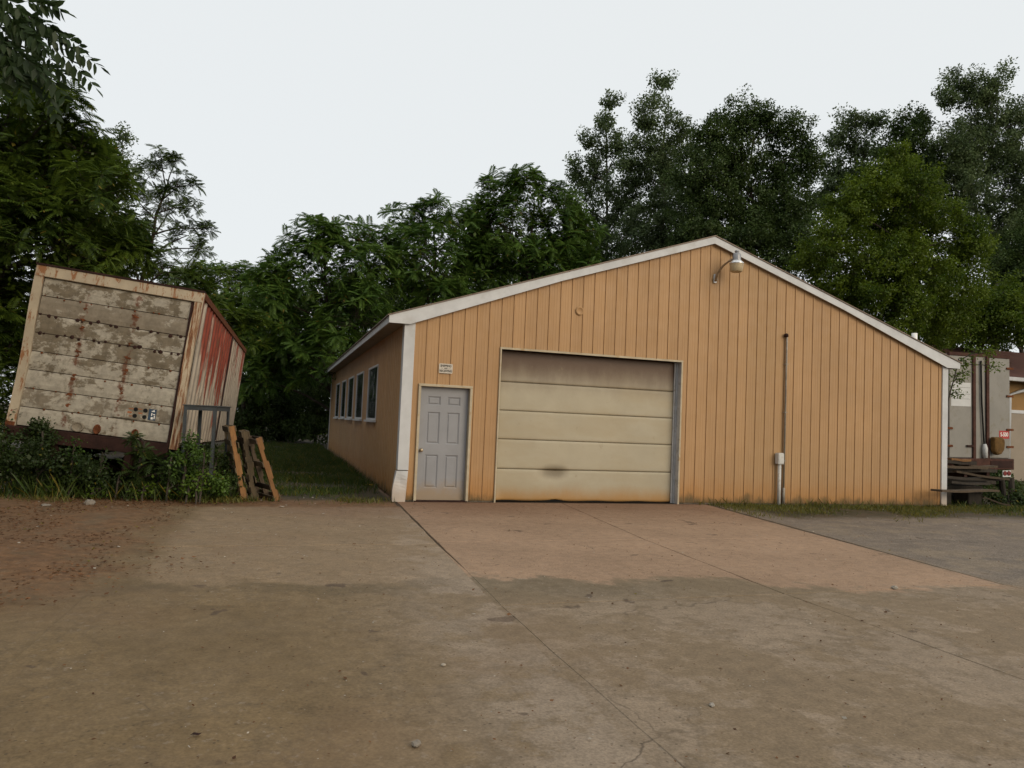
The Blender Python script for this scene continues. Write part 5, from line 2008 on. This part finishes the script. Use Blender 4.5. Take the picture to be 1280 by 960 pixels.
wr = np.random.default_rng(5)
wb = ray_at(-420, 528, 8.2)
wt = empty('walnut_tree', (wb[0], wb[1], 0))
tag(wt, 'walnut branch with long drooping leaflets hanging in at the upper left corner', 'tree')
woff = np.array([wb[0], wb[1], 0])
tbm = MB()
ztop = 6.8
tbm.tube([(0, 0, -.2), (0.05, 0, 1.5), (0.0, .1, 3.2), (0.1, 0.1, 5.0), (0.15, .1, ztop)], [0.24, 0.19, 0.16, 0.10, 0.03], 10, cap=False)
nodes = []
for (pts_) in ([(-420, 60, 8.2), (-200, 20, 7.4), (-60, 10, 7.0), (20, 12, 6.8), (48, 30, 6.7)],
               [(-420, 120, 8.2), (-220, 70, 7.5), (-80, 45, 7.0), (0, 48, 6.8), (38, 62, 6.7)],
               [(-420, -20, 8.2), (-180, -40, 7.3), (-40, -25, 6.9), (10, -12, 6.8), (40, 2, 6.7)]):
    W_ = [ray_at(*p) - woff for p in pts_]
    tbm.tube([tuple(p) for p in W_], [0.07, 0.045, 0.028, 0.016, 0.007], 7, cap=False)
    nodes.append([p + woff for p in W_])
tbm.build('trunk', 'bark', wt, smooth=True)
LEAVES = [((52, 44), (126, 84), .10), ((52, 52), (120, 110), .12), ((44, 62), (72, 152), .08), ((30, 2), (80, 14), .15), ((20, 60), (58, 128), .1),
          ((8, 40), (30, 108), .1), ((46, 36), (104, 62), .16), ((36, 20), (78, 46), .12), ((0, 20), (40, 62), .1), ((10, 70), (96, 104), .2),
          ((-10, 0), (30, 40), .1), ((0, 55), (20, 96), .05), ((22, 10), (52, 70), .1), ((30, 66), (92, 138), .12), ((-20, 30), (12, 84), .1),
          ((-30, 60), (6, 120), .1), ((14, -20), (66, 6), .14), ((-20, -20), (28, 16), .1), ((26, 34), (70, 84), .1), ((-10, 62), (44, 112), .14), ((-15, 15), (48, 34), .12), ((5, 28), (62, 66), .14), ((-5, 46), (50, 92), .1), ((-25, 5), (16, 58), .1), ((10, 8), (60, 40), .1), ((0, 64), (34, 130), .06)]
for i, (a, b_, sg_) in enumerate(LEAVES):
    Z0 = 6.6 + wr.uniform(-.25, .35)
    me = compound_leaf(ray_at(a[0], a[1], Z0) - woff * 0, ray_at(b_[0], b_[1], Z0 + wr.uniform(-.25, .15)), sg_, 8, 0.118, wr)
    me.transform(Matrix.Translation((-woff[0], -woff[1], 0)))
    link('leaf', me, wt)
# the rest of its crown, outside the picture
cc = []
for i in range(260):
    d = sphere_dirs(1, wr)[0]
    c = woff + np.array([0, 0, 5.6]) + d * np.array([1.9, 1.9, 1.5]) * wr.uniform(.5, 1.0)
    v = c - CAM
    zc = v @ FW
    ix_ = 640 + FPX * (v @ AX) / zc
    if ix_ < -40 or zc < 0.5:
        cc.append((c, d))
Pc = np.array([c for c, _ in cc])
Dc = np.array([d for _, d in cc])
V_, F_ = pinnate(7, 0.5, 0.14, 0.022, 0.3)
PPc = np.repeat(Pc, 6, 0)
Xc = unit(np.repeat(Dc, 6, 0) + wr.normal(size=(len(PPc), 3)) * .8)
VVc, FFc = place_many(V_, F_, PPc, Xc, np.tile([0, 0, 1.0], (len(PPc), 1)), wr.uniform(.7, 1.1, len(PPc)))
cr = link('crown', np_mesh('crown', VVc - woff, FFc, 'leaf_walnut'), wt)
cr['kind'] = 'stuff'


# ------------------------------------------------------------------ grass, litter, stones
def vnoise(x, y, s, seed=0):
    r = np.random.default_rng(seed)
    ph_ = r.uniform(0, 6.28, (6, 2))
    fr = r.uniform(0.6, 1.8, (6, 2)) * s
    v = np.zeros_like(x)
    for k in range(6):
        v += np.sin(x * fr[k, 0] + ph_[k, 0] + 1.3 * np.sin(y * fr[k, 1] * .7 + ph_[k, 1])) * np.sin(y * fr[k, 1] + ph_[k, 1])
    return v / 3


def grass(name, label, x, y, h, mat, z0=0.0):
    n = len(x)
    r = np.random.default_rng(n)
    a = r.uniform(0, 2 * np.pi, n)
    lean = r.normal(0, 0.45, (n, 2)) * h[:, None]
    w_ = np.minimum(0.004 + h * 0.035, 0.0065)
    dx, dy = np.cos(a) * w_, np.sin(a) * w_
    B0 = np.stack([x - dx, y - dy, np.full(n, z0)], 1)
    B1 = np.stack([x + dx, y + dy, np.full(n, z0)], 1)
    T_ = np.stack([x + lean[:, 0], y + lean[:, 1], z0 + h], 1)
    M1 = np.stack([x + dx * .75 + lean[:, 0] * .52, y + dy * .75 + lean[:, 1] * .52, z0 + h * .62], 1)
    V = np.stack([B0, B1, M1, T_], 1).reshape(-1, 3)
    F = np.arange(4 * n).reshape(n, 4)
    return tag(link(name, np_mesh(name, V, F, mat)), label, 'grass', kind='stuff')


gr_ = np.random.default_rng(3)
n = 60000
y = gr_.uniform(0, 1, n) ** 1.6 * 24 - 0.2
x = gr_.uniform(-4.2, -0.04, n)
m_ = vnoise(x, y, 1.3, 1) + y * 0.25 + gr_.normal(0, .25, n) > 0.55
m_ &= ~((y < 10.4) & (x < -3.5 - 0.02 * y) & (y > .8))
x, y = x[m_], y[m_]
grass('lawn_grass', 'shaded green grass between the trailer and the building', x, y, gr_.uniform(.04, .13, len(x)) * (1 + .4 * np.clip(vnoise(x, y, 2, 5), -1, 1)), 'grass_lawn')
n = 45000
x = gr_.uniform(6.0, 19, n)
y = -gr_.uniform(0, 1, n) ** 1.3 * 4.2 + gr_.uniform(0, 1, n) * .1
m_ = (vnoise(x, y, 1.6, 2) * .7 + (y + 1.7) * 0.7 + gr_.normal(0, .25, n) > 0.42)
edge_ = 6.15 + 0.14 * y
m_ &= (x > edge_ + 0.25 * gr_.random(n))
m_ &= ~((x < 12.3) & (y > -0.03))
x, y = x[m_], y[m_]
grass('verge_grass', 'thin yellowing grass along the foot of the tan wall', x, y, gr_.uniform(.025, .075, len(x)), 'grass_dry', -0.012)
n = 16000
x = gr_.uniform(12.4, 24, n)
y = gr_.uniform(-2, 12, n)
grass('rough_grass', 'rough grass around the box trailer and the lumber heap', x, y, gr_.uniform(.05, .16, n), 'grass_lawn', -0.012)
# tuft fringe at the left edge of the apron and below the bushes
n = 5000
x = gr_.uniform(-8, -0.05, n)
y = gr_.normal(-0.15, 0.22, n)
m_ = (vnoise(x, y, 2.2, 8) + gr_.normal(0, .3, n) > 0.35) & (y > -0.62)
x, y = x[m_], y[m_]
grass('margin_grass', 'sparse yellow grass tufts along the edge of the concrete', x, y, gr_.uniform(.03, .10, len(x)), 'grass_dry')


n = 2600
x = gr_.uniform(-8.5, -2.3, n)
y = gr_.normal(0.1, 0.22, n)
m_ = (vnoise(x, y, 1.7, 9) + gr_.normal(0, .3, n) > 0.1) & (y > -0.45) & (y < .75)
x, y = x[m_], y[m_]
grass('tall_grass', 'long ragged grass among the weeds below the old trailer', x, y, np.clip(gr_.gamma(3, .05, len(x)) + .08, 0, .42), 'grass_lawn')
n = 900
x = gr_.uniform(5.9, 12.1, n)
y = -np.abs(gr_.normal(0.03, 0.08, n)) - .03
m_ = vnoise(x, y * 0, 2.5, 12) + gr_.normal(0, .3, n) > 0.2
x, y = x[m_], y[m_]
grass('wall_grass', 'taller grass tufts tight against the tan wall', x, y, np.clip(gr_.gamma(3, .022, len(x)) + .05, 0, .2), 'grass_dry', -0.012)


def litter(name, label, x, y, size, mat, z=0.004, seed=0, flat=0.35):
    n = len(x)
    r = np.random.default_rng(seed)
    V = np.array([(-.5, 0, 0), (-.1, .32, 0.06), (.5, 0, 0.10), (-.1, -.32, .03)])
    F = np.array([(0, 1, 2, 3)])
    P = np.stack([x, y, np.full(n, z) + r.uniform(0, .008, n)], 1)
    X = np.stack([np.cos(a_ := r.uniform(0, 6.28, n)), np.sin(a_), r.normal(0, .12, n)], 1)
    U = np.stack([r.normal(0, flat, n), r.normal(0, flat, n), np.ones(n)], 1)
    VV, FF = place_many(V, F, P, X, U, size)
    return tag(link(name, np_mesh(name, VV, FF, mat)), label, 'litter', kind='stuff')


n = 16000
x = gr_.uniform(-9, -1.9, n)
y = gr_.uniform(0, 1, n) ** 1.5 * -7.6 + 0.7
d_ = np.clip((-2.9 - x) + 0.9 * vnoise(x, y, .9, 4), -1, 2)
keep = (gr_.random(n) < np.clip(d_ * 0.9, 0, 1)) | ((y > -0.7) & (gr_.random(n) < .5))
x, y = x[keep], y[keep]
litter('leaf_litter', 'brown fallen leaves on the red earth at left', x, y, gr_.uniform(.015, .05, len(x)), 'dead_leaf', 0.012, 1)
n = 170
x = np.concatenate([gr_.uniform(-7, -1.2, n), gr_.uniform(6.4, 11, 25)])
y = np.concatenate([gr_.uniform(0, 1, n) ** 2 * -6.5 + .4, gr_.uniform(-3.2, -.2, 25)])
litter('pale_scraps', 'scattered pale scraps and pebbles on the earth', x, y, gr_.uniform(.02, .055, len(x)), 'litter_white', 0.016, 2)
n = 5000
x = gr_.uniform(-3.2, 8, n)
y = gr_.uniform(-11, -.3, n)
litter('dark_debris', 'tiny dark leaf crumbs and grit over the driveway', x, y, gr_.gamma(2.0, .004, n) + .005, 'dead_leaf', 0.004, 3)
n = 900
x = gr_.uniform(-3.2, 6, n)
y = gr_.uniform(-11, -1, n)
litter('pale_grit', 'tiny pale chips over the driveway', x, y, gr_.gamma(2.0, .004, n) + .004, 'litter_white', 0.005, 4)


def stone(ix, iy, s, label, mat='stone', squash=0.6):
    d_ = FW + AX * (ix - 640) / FPX - BX * (iy - 480) / FPX
    p = CAM + d_ * (-CAM[2] / d_[2])
    b = MB()
    r = np.random.default_rng(int(ix * 7 + iy))
    b.lathe([(0.0, 0.0), (0.38, 0.02), (0.5, 0.25), (0.42, 0.5), (0.2, 0.68), (0.0, 0.72)], 9)
    b.v = [tuple((np.array(v) + r.normal(0, .055, 3)) * [s, s * .75, s * squash]) for v in b.v]
    for i in range(9):
        b.v[i] = b.v[0]
        b.v[45 + i] = b.v[45]
    o = b.build('stone', mat, smooth=False, loc=(p[0], p[1], 0.0))
    o.rotation_euler = (0, 0, r.uniform(0, 6))
    tag(o, label, 'stone', 'loose stones lying on the yard')


stone(520, 932, 0.055, 'pale stone on the near concrete at the bottom of the photo')
stone(890, 883, 0.045, 'small dark stone on the concrete right of the long joint', 'conduit')
stone(112, 631, 0.17, 'pale rock at the foot of the weeds under the trailer')
stone(58, 633, 0.15, 'flat pale rock at the weeds, left of the other rock', squash=.35)
stone(1118, 736, 0.07, 'white chip at the right end of the rusty apron', 'litter_white')
stone(554, 832, 0.03, 'white pebble on the olive silt left of the long joint', 'litter_white')
for ix, iy, lb_ in ((245, 920, 'dark fallen leaf on the near concrete at lower left'), (352, 634, 'crumpled white paper scrap beside the outermost pallet'), (462, 607, 'yellow scrap on the grass beside the building corner')):
    d_ = FW + AX * (ix - 640) / FPX - BX * (iy - 480) / FPX
    p = CAM + d_ * (-CAM[2] / d_[2])
    b = MB()
    sz = {245: .05, 352: .10, 462: .22}[ix]
    pts = [(-.5, 0), (-.2, .28), (.25, .22), (.5, 0.02), (.2, -.25), (-.25, -.22)]
    for i in range(6):
        a, c = pts[i], pts[(i + 1) % 6]
        b.poly([(0, 0, .12 * sz), (a[0] * sz, a[1] * sz, (.02 + .1 * (i % 2)) * sz), (c[0] * sz, c[1] * sz, (.02 + .1 * ((i + 1) % 2)) * sz)])
    o = b.build('fallen_leaf' if ix == 245 else 'paper_scrap', {245: 'dark_rust', 352: 'litter_white', 462: 'yellow_scrap'}[ix], loc=(p[0], p[1], 0.006))
    tag(o, lb_, 'leaf' if ix == 245 else 'litter')
